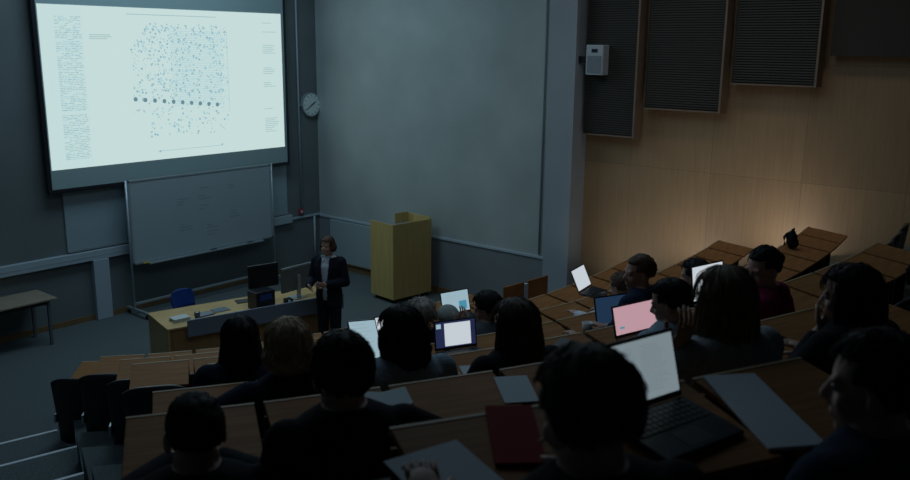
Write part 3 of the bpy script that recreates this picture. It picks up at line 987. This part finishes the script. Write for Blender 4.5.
def arm_caps(mb, sh, el, ha, inf=0.0, upto=1.0):
    sh, el, ha = Vector(sh), Vector(el), Vector(ha)
    if upto < .5: el = sh.lerp(el, upto*2)
    mb.caps([(sh, .058+inf), (sh.lerp(el, .45), .050+inf), (el, .040+inf)])
    if upto > .5:
        e2 = el.lerp(ha, min(1, (upto-.5)*2))
        mb.caps([(el, .040+inf), (el.lerp(e2, .35), .041+inf), (e2, .028+inf+.012*(1-min(1, (upto-.5)*2)))])

def seated(label, x, y, row, htop, style, hm, shirt, head_yaw=0, head_pitch=8, head_roll=0, lean=.12, skin=SKIN, sc=1.0, sleeves=.92,
           rh=(.17, .40, .775), lh=(-.17, .40, .775), re=None, le=None, hl=.3, vol=1.0, seed=1, near=False, turn=0, collar=None, wid=1.0, eyes=False, trousers=None, hoodie=False):
    """head centre stands over (x, y); the figure faces the stage"""
    a = math.atan2(CX-x, CY-y)-R(turn)
    htop -= .025
    hs = htop/1.30
    fo = lean*.80+.03
    root = empty('person', (x-math.sin(a)*fo, y-math.cos(a)*fo, ZR[row]), -a, label, 'person')
    vx = .006 if near else .0085
    L = lambda z: lean*(z-.45)/.7
    def tor(inf):
        i = inf
        return [((0, L(.40), .40*1), .165*wid+i, .125+i), ((0, L(.50), .50), .172*wid+i, .13+i), ((0, L(.64), .64), .155*wid+i, .112+i), ((0, L(.78)-.01, .78), .168*wid+i, .115+i),
                ((0, L(.90)-.015, .90), .188*wid+i, .115+i), ((0, L(.98)-.02, .98), .182*wid+i, .095+i), ((0, L(1.025)-.02, 1.025), .125*wid+i, .070+i), ((0, L(1.05)-.02, 1.05), .070+i, .058+i)]
    zs = (hs*1.30)-1.30
    up = Vector((0, 0, zs))
    def lift(rings): return [((c[0], c[1], c[2]+(zs+.045)*max(0, (c[2]-.45)/.6)), rx, ry) for c, rx, ry in rings]
    shz = 1.005+zs
    shR = Vector((.175*wid, L(.97)-.015, shz)); shL = Vector((-.175*wid, L(.97)-.015, shz))
    hc = Vector((0, lean*.80+.03, 1.175+zs))
    re = Vector(re) if re else Vector((.26*wid, L(.75)+.10, .76)); le = Vector(le) if le else Vector((-.26*wid, L(.75)+.10, .76))
    rh, lh = Vector(rh), Vector(lh)
    body = MB(); body.loft(lift(tor(0)))
    body.caps([((0, L(1.0)-.02, 1.0+zs), .058), ((0, (L(1.06)+hc.y)/2-.02, 1.06+zs), .054), (hc+Vector((0, -.02, -.05)), .052)])
    HT = TR(*hc) @ euler(R(-head_pitch), R(head_roll), R(head_yaw)) 
    head_shape(body, HT)
    fing = MB()
    for sh, el, ha, sd in ((shR, re, rh, 1), (shL, le, lh, -1)):
        arm_caps(body, sh, el, ha)
        dv = (ha-el).normalized()
        if ha.z < .9: dv = (dv+Vector((0, 0, .15))).normalized(); pn = Vector((0, .1, -1))
        else: pn = Vector((0, .8, .2)) if abs(dv.z) > .5 else Vector((0, 0, -1))
        pm, fg = hand_parts(ha, dv, pn, 22, sd if ha.z < .9 else -sd)
        o_ = len(body.v); body.v += pm.v; body.f += [[i+o_ for i in f] for f in pm.f]; body.m += pm.m; body.sm += pm.sm
        o_ = len(fing.v); fing.v += fg.v; fing.f += [[i+o_ for i in f] for f in fg.f]; fing.m += fg.m; fing.sm += fg.sm
    for s in (-1, 1):
        hp, kn, an = Vector((s*.09, .02, .52)), Vector((s*.13, .43, .52)), Vector((s*.13, .40, .09))
        body.caps([(hp, .082), (kn, .056)]); body.caps([(kn, .054), (kn.lerp(an, .35), .052), (an, .036)])
    fuse(body, 'body', skin, root, vx, 3, extra=fing)
    c = MB(); c.loft(lift(tor(.012)))
    if hoodie: 
        c.ell((0, L(1.0)-.075, 1.0+zs), (.12, .07, .06)); c.caps([((-.09, L(1.0)-.03, 1.02+zs), .035), ((0, L(1.0)-.08, 1.04+zs), .045), ((.09, L(1.0)-.03, 1.02+zs), .035)])
    for sh, el, ha in ((shR, re, rh), (shL, le, lh)): arm_caps(c, sh, el, ha, .013, sleeves)
    fuse(c, 'shirt' if not hoodie else 'hoodie', shirt, root, .010, 3)
    if collar:
        cc = MB(); cz = 1.045+zs; n = 28
        vs, fs = [], []
        for i in range(n+1):
            t_ = R(-250)*i/n+R(35)+0
            for rr_, zz in ((.066, .035), (.082, -.005), (.074, -.01), (.060, .03)): vs.append(Vector((math.cos(t_)*rr_, L(1.03)-.02+math.sin(t_)*rr_, cz+zz)))
        for i in range(n):
            for j in range(4): fs.append((i*4+j, i*4+(j+1) % 4, (i+1)*4+(j+1) % 4, (i+1)*4+j))
        cc.add(vs, fs, 0, True).build('collar', collar, root)
    t = MB()
    for s in (-1, 1):
        hp, kn, an = Vector((s*.09, .0, .52)), Vector((s*.13, .43, .52)), Vector((s*.13, .40, .12))
        t.caps([(hp, .095), (kn, .070)]); t.caps([(kn, .069), (kn.lerp(an, .4), .062), (an, .054)])
    t.loft([((0, 0, .44), .17, .13), ((0, 0, .58), .172, .128)])
    fuse(t, 'trousers', trousers or cloth('dark_trousers', (.015, .018, .025)), root, .014, 2)
    for s in (-1, 1):
        MB().ell((s*.13, .45, .04), (.045, .13, .04)).build('shoe', M['blackp'], root)
    hair_build(style, HT, root, hm, seed, hl, vol, 1.0 if near else .7)
    if eyes:
        for s in (-1, 1):
            MB().ell(HT @ Vector((s*.031, .0735, .002)), .0105, nu=12, nv=8).build('eye', mat('eye_white', (.35, .33, .32), .5), root)
            MB().ell(HT @ Vector((s*.031, .0815, .002)), (.0055, .0035, .0055), nu=10, nv=6).build('iris', M['blackp'], root)
    return root

RP = {n: (x, y, k) for n, k, x, y in rows_people}
BK = cloth('black_shirt', (.012, .014, .020)); NV = cloth('navy_shirt', (.016, .026, .055)); GY = cloth('grey_hoodie', (.10, .12, .14)); WH = cloth('pale_shirt', (.62, .68, .74))
BG = cloth('burgundy_shirt', (.20, .010, .06)); GN = cloth('grey_knit', (.36, .39, .42)); LB = cloth('pale_blue_shirt', (.34, .44, .54)); DBL = cloth('dark_blue_shirt', (.02, .035, .07))
def S_(n, label, htop, style, hm, shirt, **kw):
    x, y, k = RP[n]
    return seated(label, x, y, k, htop, style, hm, shirt, **kw)
S_('A', 'person with short dark hair seen from behind in the centre foreground, writing', 1.22, 'short', H_DBR, BK, head_yaw=14, head_pitch=14, near=True, seed=2, vol=1.06, lean=.14, rh=(.20, .45, .79), lh=(-.22, .42, .79), hl=.1, wid=1.02)
S_('O', 'person with dark hair cut off by the lower right corner, face turned left', 1.18, 'short', H_BLACK, DBL, head_yaw=38, head_pitch=4, near=True, seed=3, lean=.10, eyes=True, rh=(.16, .20, .72), re=(.22, .08, .74), le=(-.24, .10, .74), lh=(-.06, .20, .72))
S_('B', 'person with thick dark hair in a black top with both arms on the desk', 1.27, 'short', H_BLACK, BK, head_yaw=4, head_pitch=4, near=True, seed=4, vol=1.04, wid=1.0, re=(.36, .16, .84), rh=(.26, .38, .79), le=(-.21, .14, .80), lh=(-.02, .34, .79))
S_('C', 'person with cropped dark hair at the lower left, seen from behind', 1.14, 'crop', H_BLACK, BK, head_yaw=10, head_pitch=2, near=True, seed=5, lean=.05, vol=.98, re=(.21, .12, .78), le=(-.22, .12, .78), rh=(.06, .34, .78), lh=(-.06, .36, .78))
S_('L', 'person with long ash brown hair in a grey hoodie, hand raised beside the face', 1.34, 'long', H_BRN2, GN, head_yaw=4, head_pitch=2, near=True, seed=6, hl=.30, hoodie=True, le=(-.25, .16, .80), lh=(-.21, .10, 1.05), vol=1.03, skin=SKIN)
S_('N', 'person with dark hair sitting in the shadow at the far right', 1.27, 'bob', H_BLACK, BK, head_yaw=30, head_pitch=4, near=True, seed=7, hl=.20, eyes=True, le=(-.22, .18, .80), lh=(-.07, .19, .96))
S_('D', 'person with short tousled fair hair in a dark tee shirt, bare forearm out left', 1.31, 'bob', H_BLOND, NV, head_yaw=8, head_pitch=12, near=True, seed=8, vol=1.04, sleeves=.34, le=(-.39, .0, .95), lh=(-.46, .22, .86), rh=(.1, .4, .79), hl=.095)
S_('F', 'person with dark wavy hair and a pale vest beside the tilted tablet', 1.33, 'bob', H_BLACK, LB, head_yaw=20, head_pitch=8, seed=9, near=True, sleeves=.4, skin=SKIND, vol=.92, hl=.17)
S_('H', 'person with long brown hair over the shoulders, in the middle of the rows', 1.29, 'long', H_DBR, BK, head_yaw=22, head_pitch=6, seed=10, near=True, hl=.30, vol=1.04)
S_('K', 'person with dark tied up hair in a burgundy top, face in profile', 1.37, 'bun', H_BLACK, BG, head_yaw=62, head_pitch=8, seed=11, near=True, lean=.10, eyes=True, turn=22)
S_('M', 'person with short dark hair leaning on a hand beside the pink laptop', 1.28, 'short', H_BLACK, LB, head_yaw=34, head_pitch=16, seed=12, lean=.16, eyes=True, re=(.22, .30, .80), rh=(.10, .26, 1.03), collar=WH)
S_('E', 'person with long straight black hair in a navy top, left of the fair-haired person', 1.34, 'long', H_BLACK, NV, head_yaw=4, head_pitch=6, seed=13, near=True, hl=.36, vol=1.04)
S_('J', 'person with short brown hair in profile against the wood wall', 1.42, 'crop', H_BR, DBL, head_yaw=55, head_pitch=0, seed=14, lean=.04, eyes=True, turn=14, vol=1.04)
S_('P', 'person with dark hair half hidden behind the upright white laptop', 1.31, 'short', H_BLACK, BK, head_yaw=20, seed=15)
S_('Q', 'person with fair tied back hair, low behind the dim blue laptop', 1.24, 'tied', H_BR, WH, head_yaw=10, seed=16, head_pitch=14, le=(-.25, .26, .82), lh=(-.16, .46, .80), vol=1.05)
S_('I', 'person with short black hair and white collar, chin on hand', 1.30, 'short', H_BLACK, GY, head_yaw=48, head_pitch=12, seed=17, collar=WH, eyes=True, le=(-.2, .30, .80), lh=(-.13, .30, .98), vol=1.08)
S_('G', 'person with curly pale grey hair in the fifth row', 1.32, 'curly', H_PALE, BK, head_yaw=10, seed=18, vol=.88)

# person with cap: hair plus a fitted cap
rt = S_('R', 'person in a pale knitted cap just above the open laptop', 1.17, 'crop', H_DBR, BK, head_yaw=5, seed=19)
cp = MB()
def capfn(v): return 1.0+.02*math.sin(math.atan2(v.y, v.x)*16) if v.z > -.05 else .86
cp.ell((0, 0, 0), (.098, .115, .105), nu=48, nv=16, fn=capfn)
cp.xf(TR(0, .12*.8+.03-.005, 1.175+(1.17-1.30)+.035))
cp.build('knitted_cap', cloth('pale_cap', (.30, .34, .33)), rt)

# ------------------------------------------------------------------ presenter
def presenter():
    X, Y = 8.10, 9.0
    dirv = Vector((-.66*.9-.635*.42, -.75*.9+.773*.42, 0)).normalized()
    rz = math.atan2(-dirv.x, dirv.y)
    root = empty('person', (X, Y, 0), rz, 'presenter standing in a dark suit and open white shirt, hands held forward', 'person')
    root.scale = (1.055, 1.055, 1.055)
    Hc = Vector((0, .03, 1.60))
    def tor(i):
        return [((0, 0, .86), .155+i, .11+i), ((0, .0, .95), .158+i, .112+i), ((0, .01, 1.06), .138+i, .10+i), ((0, 0, 1.2), .158+i, .112+i), ((0, -.005, 1.33), .178+i, .115+i), ((0, -.015, 1.41), .165+i, .09+i), ((0, -.02, 1.45), .10+i, .066+i), ((0, -.015, 1.47), .062+i, .056+i)]
    b = MB().loft(tor(0))
    b.caps([((0, -.01, 1.43), .056), ((0, .0, 1.50), .052), ((0, .01, 1.55), .052)])
    HT = TR(*Hc) @ euler(R(1), 0, R(-6))
    head_shape(b, HT)
    sR, sL = Vector((.175, -.01, 1.385)), Vector((-.175, -.01, 1.385))
    eR, eL = Vector((.25, .02, 1.11)), Vector((-.25, .0, 1.11))
    hR, hL = Vector((.17, .26, 1.09)), Vector((-.09, .27, 1.13))
    fg = MB()
    for s, e_, h, sd in ((sR, eR, hR, 1), (sL, eL, hL, -1)):
        arm_caps(b, s, e_, h)
        dv = (h-e_).normalized()+Vector((-sd*.25, .2, .1))
        pm, f = hand_parts(h, dv, Vector((-sd*1.0, 0, .3)), 26, -sd)
        for src, dst in ((pm, b), (f, fg)):
            o_ = len(dst.v); dst.v += src.v; dst.f += [[i+o_ for i in q_] for q_ in src.f]; dst.m += src.m; dst.sm += src.sm
    for s in (-1, 1):
        b.caps([((s*.085, 0, .86), .088), ((s*.095, .01, .48), .056), ((s*.10, -.015, .28), .052), ((s*.10, -.02, .09), .036)])
    fuse(b, 'body', SKIN, root, .006, 3, extra=fg)
    fuse(MB().loft(tor(.010)), 'shirt', WH, root, .008, 3)
    j = MB().loft([(c, rx, ry) for c, rx, ry in [((0, 0, .76), .185, .135)]+[(c, rx+.026, ry+.026) for c, rx, ry in tor(0)[:-1]]])
    for s, e_, h in ((sR, eR, hR), (sL, eL, hL)): arm_caps(j, s, e_, h, .022, .95)
    def cut(c):
        if c.y > .03 and abs(c.x) < .030+.045*max(0, (c.z-1.05)/.4): return True
        return c.z > 1.46 and math.hypot(c.x, c.y) < .085
    jk = fuse(j, 'jacket', cloth('dark_suit', (.014, .018, .028)), root, .010, 3, cut=cut)
    sm = jk.modifiers.new('thick', 'SOLIDIFY'); sm.thickness = .006
    for s in (-1, 1):
        lp = MB().add([(s*.040, .150, 1.12), (s*.095, .140, 1.28), (s*.11, .118, 1.36), (s*.075, .075, 1.455), (s*.055, .085, 1.44), (s*.062, .132, 1.30)],
                      [(0, 1, 5), (1, 2, 3, 4, 5)])
        o = lp.build('lapel', cloth('dark_suit', (.014, .018, .028)), jk)
        m = o.modifiers.new('t', 'SOLIDIFY'); m.thickness = .006; m.offset = 0
        cl = MB().add([(s*.012, .082, 1.44), (s*.060, .072, 1.485), (s*.072, .05, 1.45), (s*.045, .105, 1.40)], [(0, 1, 2, 3)])
        o = cl.build('collar', WH, root); m = o.modifiers.new('t', 'SOLIDIFY'); m.thickness = .004
    t = MB()
    for s in (-1, 1): t.caps([((s*.082, 0, .88), .100), ((s*.095, .01, .48), .076), ((s*.10, -.01, .10), .064)])
    t.loft([((0, 0, .80), .16, .115), ((0, 0, .98), .155, .112)])
    fuse(t, 'trousers', cloth('dark_suit', (.014, .018, .028)), root, .012, 2)
    for s in (-1, 1): MB().ell((s*.10, .05, .042), (.045, .14, .042)).build('shoe', M['blackp'], root)
    hair_build('bob', HT, root, H_BR, 31, .10, .97, 1)
    for s in (-1, 1):
        MB().ell(HT @ Vector((s*.031, .0735, .002)), .0105, nu=12, nv=8).build('eye', mat('eye_white', (.35, .33, .32), .5), root)
        MB().ell(HT @ Vector((s*.031, .0815, .002)), (.0055, .0035, .0055), nu=10, nv=6).build('iris', M['blackp'], root)
presenter()

# ------------------------------------------------------------------ laptops, papers, folders on the desks
def desk_z(row, x, y):
    d = math.hypot(x-CX, y-CY)
    t = (ROWS[row]-.30)-d
    return ZR[row]+DT+.024+max(0, min(.42, t))*math.tan(R(7))
def desk_T(row, x, y, turn=0, tilt=7):
    a = math.atan2(CX-x, CY-y)+R(turn)
    return (x, y, desk_z(row, x, y)), -a
def laptop(row, x, y, turn, label, scr, w=.32, d=.22, h=.21, open_=105, content=None, es=1.0, shell='blackp', zoff=0):
    loc, rz = desk_T(row, x, y, turn)
    e = empty('laptop', (loc[0], loc[1], loc[2]+.004+zoff), rz, label, 'laptop', None)
    tl = R(7)
    Tb = Matrix.Rotation(tl, 4, 'X')
    # hinge at the origin, keyboard towards -Y, lid rising and leaning towards +Y
    base = MB().box((-w/2, -d, 0), (w/2, 0, .014), bev=.004, T=Tb).build('base', M[shell], e)
    kb = MB()
    for i in range(12):
        for j in range(5): kb.box((-w*.44+i*w*.074, -d*.52+j*d*.095, .0142), (-w*.44+i*w*.074+w*.064, -d*.52+j*d*.095+d*.078, .0165), T=Tb)
    kb.build('keys', mat('laptop_keys', (.03, .035, .045), .4), base)
    MB().box((-w*.16, -d*.93, .0142), (w*.16, -d*.60, .0150), T=Tb).build('trackpad', mat('trackpad', (.05, .055, .065), .35), base)
    Tl = TR(0, 0, .014) @ Matrix.Rotation(-R(open_-90)+R(7)*0, 4, 'X')
    lid = MB().box((-w/2, 0, 0), (w/2, .007, h), bev=.003, T=Tl).build('lid', M[shell], e)
    bz = .010
    d0 = MB().add([Tl @ Vector(p) for p in ((-w/2+bz, -.0015, bz+.008), (w/2-bz, -.0015, bz+.008), (w/2-bz, -.0015, h-bz), (-w/2+bz, -.0015, h-bz))], [(0, 1, 2, 3)])
    ms = [scr]
    for (u0, u1, v0, v1, m_) in (content or []):
        ms.append(m_)
        W2, H2 = w-2*bz, h-2*bz-.008
        xs = [-w/2+bz+u0*W2, -w/2+bz+u1*W2]; zs = [bz+.008+v0*H2, bz+.008+v1*H2]
        d0.add([Tl @ Vector(p) for p in ((xs[0], -.003, zs[0]), (xs[1], -.003, zs[0]), (xs[1], -.003, zs[1]), (xs[0], -.003, zs[1]))], [(0, 1, 2, 3)], len(ms)-1)
    d0.build('display', ms, lid)
    return e
WHITE_S = emis('laptop_white', hexc(196, 204, 212), 1.0)
COOL_S = emis('laptop_cool', hexc(150, 178, 190), 1.0)
GREYS = emis('laptop_grey', hexc(120, 134, 140), 1.0)
PINK_S = emis('laptop_pink', hexc(186, 148, 158), 1.0)
BLUE_S = emis('laptop_dim_blue', hexc(30, 50, 74), 1.0)
NAVY_S = emis('laptop_navy', hexc(34, 40, 72), 1.0)
LINE_S = emis('laptop_text', hexc(150, 160, 168), 1.0)
CY_S = emis('laptop_cyan', hexc(70, 140, 165), 1.0)
lines = [(.12, .12+.6*((i*7) % 5+3)/7, .86-i*.07, .872-i*.07, LINE_S) for i in range(11)]
# columns of text lines on the near laptop
near_lines = []
rn = random.Random(4)
for i in range(16):
    near_lines.append((.10, .10+rn.uniform(.3, .36), .88-i*.05, .888-i*.05, emis('near_text', hexc(98, 112, 120))))
    near_lines.append((.52, .52+rn.uniform(.25, .38), .88-i*.05, .888-i*.05, MATS.get('x') or near_lines[0][4]))
laptop(8, 2.10, 1.02, -12, 'open laptop with a grey text page in front of the foreground person', GREYS, w=.31, d=.22, h=.20, content=near_lines, open_=106)
laptop(6, 4.45, 2.24, -3, 'laptop with a pink screen and thick black bezel', PINK_S, w=.37, d=.24, h=.19, content=[(.10, .20, .20, .27, CY_S)])
laptop(5, 5.40, 2.90, 10, 'laptop with a dim blue screen left of the pink one', BLUE_S, w=.33, h=.24)
laptop(5, 4.24, 3.46, 4, 'laptop with a white page between dark blue side bars, in mid rows', NAVY_S, w=.31, h=.20, d=.2, open_=100, content=[(.22, .88, .04, .93, WHITE_S), (.02, .14, .75, .93, COOL_S)])
laptop(4, 7.02, 4.12, -16, 'tilted laptop with a bright white screen by the pillar', WHITE_S, w=.33, h=.23, open_=115)
laptop(3, 6.40, 5.22, 4, 'laptop with a pale screen behind the knitted cap', COOL_S, w=.34, h=.235, content=lines[:6]+[(.62, .9, .1, .5, CY_S)])
laptop(6, 5.32, 2.18, 0, 'laptop with a bright white screen partly hidden by long ash brown hair', WHITE_S, w=.33, h=.25, open_=98)
laptop(4, 4.70, 4.55, -10, 'small bright white screen left of the dark wavy hair', WHITE_S, w=.16, d=.10, h=.20, open_=112)
# tilted tablet
loc, rz = desk_T(5, 3.70, 3.73, -26)
e = empty('tablet', loc, rz, 'tilted tablet showing a pale page beside the dark wavy hair', 'tablet')
T = Matrix.Rotation(R(-28), 4, 'X') @ Matrix.Rotation(R(10), 4, 'Y')
MB().box((-.12, 0, 0.02), (.12, .008, .29), bev=.003, T=T).build('body', M['steel'], e)
tb = MB().add([T @ Vector(p) for p in ((-.11, -.001, .03), (.11, -.001, .03), (.11, -.001, .28), (-.11, -.001, .28))], [(0, 1, 2, 3)])
for i in range(9):
    zz = .255-i*.024
    tb.add([T @ Vector(p) for p in ((-.09, -.002, zz), (.02+.05*(i % 3)/2, -.002, zz), (.02+.05*(i % 3)/2, -.002, zz+.004), (-.09, -.002, zz+.004))], [(0, 1, 2, 3)], 1)
tb.build('display', [COOL_S, LINE_S], e)
MB().box((-.05, .01, 0), (.05, .10, .01)).build('stand', M['steel'], e)

def sheet(nm, row, x, y, w, d, turn, label, m, cat, t=.006, part=None):
    loc, rz = desk_T(row, x, y, turn)
    T = Matrix.Rotation(R(7), 4, 'X')
    o = MB().box((-w/2, -d/2, .002), (w/2, d/2, .002+t), bev=min(.002, t*.3), T=T).build(nm, m, None, loc, rz)
    tag(o, label, cat)
    return o
sheet('writing_pad', 8, 2.355, .785, .17, .40, 15, 'long pale writing pad on the desk at the right of the near laptop', M['paper'], 'pad', .01)
sheet('paper_sheet', 8, 1.465, 1.20, .22, .30, -14, 'white sheet of paper on the nearest desk, lower centre', M['paper'], 'paper', .003)
sheet('folder', 8, 1.735, 1.215, .13, .28, 18, 'dark red folder beside the foreground person', M['redf'], 'folder', .01)
sheet('paper_sheet', 7, 2.66, 1.86, .14, .21, 14, 'pale sheet of paper below the long brown hair', M['paper'], 'paper', .003)
sheet('paper_sheet', 6, 3.40, 2.60, .21, .16, 12, 'small pale sheet of paper left of the long brown hair', M['paper'], 'paper', .003)
loc, rz = desk_T(7, 2.21, 2.15, 4)
e = empty('open_book', loc, rz, 'open book beside the dark-haired person in black', 'book')
for s in (-1, 1):
    T = Matrix.Rotation(R(7), 4, 'X') @ Matrix.Rotation(R(s*-9), 4, 'Y')
    MB().box((min(0, s*.095), -.065, .004), (max(0, s*.095), .065, .014), T=T).build('page_block', M['paper'], e)
sheet('phone', 5, 4.68, 2.98, .07, .14, 40, 'black phone on the desk in the mid rows left of the empty seats', M['blackp'], 'phone', .01)
sheet('phone', 6, 4.00, 2.49, .07, .14, 60, 'black phone on the desk below the dim blue laptop', M['blackp'], 'phone', .01)
# mug by the blue laptop
loc, rz = desk_T(5, 5.16, 3.0, 0)
e = empty('cup', loc, 0, 'small white cup left of the dim blue laptop', 'cup')
MB().loft([((0,0,0),.028,.028,2),((0,0,.09),.04,.04,2),((0,0,.091),.036,.036,2),((0,0,.01),.024,.024,2)], 20).build('cup_body', M['white'], e)
MB().tube([(.036, 0, .075), (.06, 0, .065), (.06, 0, .035), (.032, 0, .025)], .005, 8).build('handle', M['white'], e)

# bags on the right-hand seats
def bag(loc, rz, label, s=1.0, seed=1):
    e = empty('backpack', loc, rz, label, 'bag')
    off = Vector((seed*2.3, 0, 0))
    f = lambda v: 1+.16*noise.noise(v*2.2+off)+.05*noise.noise(v*7+off)
    MB().ell((0, 0, .20*s), (.16*s, .11*s, .21*s), nu=28, nv=18, fn=f).build('bag_body', M['blackf'], e)
    MB().ell((0, -.09*s, .13*s), (.12*s, .05*s, .10*s), nu=20, nv=12, fn=f).build('pocket', M['blackf'], e)
    MB().tube([(-.04, 0, .40*s), (-.03, 0, .45*s), (.03, 0, .45*s), (.04, 0, .40*s)], .009, 8).build('carry_loop', M['blackf'], e)
    for q_ in (-1, 1): MB().tube([(q_*.09*s, .09*s, .36*s), (q_*.10*s, .16*s, .26*s), (q_*.10*s, .13*s, .08*s)], .013, 8).build('strap', M['blackf'], e)
def seat_at(row, azd, dr=0):
    x, y, a = rpos(ROWS[row]+dr, R(azd)); return x, y, -a
x, y, a = seat_at(5, 5, -.62); bag((x, y, ZR[5]+DT+.06), a, 'small black bag standing on a far right desk against the wood wall', .45, 2)
x, y, a = seat_at(7, -12.9, -.62); bag((x, y, desk_z(7, x, y)+.004), a+.5, 'black backpack at the right edge, the left one of two', .36, 5)
x, y, a = seat_at(7, -11.2, -.60); bag((x, y, desk_z(7, x, y)+.004), a-.4, 'black backpack at the very right edge of the picture', .40, 9)
# added lights low along the right-hand aisle to brighten the wood wall, no fitting known
for i, (y_, z_, pw, lb) in enumerate(((6.2, .80, 1.8, 'nearest the pillar'), (5.1, 1.12, 3.6, 'in the middle of the three'), (3.85, 1.45, 5.2, 'furthest from the pillar'))):
    e = empty('added_uplight', (10.95, y_, z_), 0, 'small added low light fitting on the right aisle, ' + lb, 'light', 'added low lights along the right aisle')
    MB().box((-.07, -.16, 0), (.07, .16, .12), bev=.01).build('housing', M['blackp'], e)
    MB().box((-.05, -.14, .12), (.05, .14, .125)).build('lens', emis('added_lamp_lens', (.9, .8, .7), 3.0), e)
    l = area('added_uplight_lamp', (0, 0, .14), (.1, .28), pw, (1.0, .86, .78), (R(180), R(38), 0), 130)
    l.parent = e

# upright end screen of the third row
e = empty('end_screen', (8.83, 6.07, 1.10), R(-6), 'upright brown wooden end screen with a pale post, beside the right wall', 'screen panel')
MB().box((-.42, -.012, 0), (-.04, .012, .45), bev=.004).build('panel', M['desk'], e)
MB().box((.04, -.012, 0), (.44, .012, .45), bev=.004).build('panel', M['desk'], e)
MB().box((-.035, -.02, -.33), (.035, .02, .42), bev=.004).build('post', M['trunk'], e)
for x_ in (-.38, .40): MB().box((x_-.02, -.02, -.33), (x_+.02, .02, 0)).build('leg', M['blackp'], e)
bag((9.0, 5.86, ZR[2]+.001), 0, 'small black bag in front of the upright wooden end screen', .75, 4)
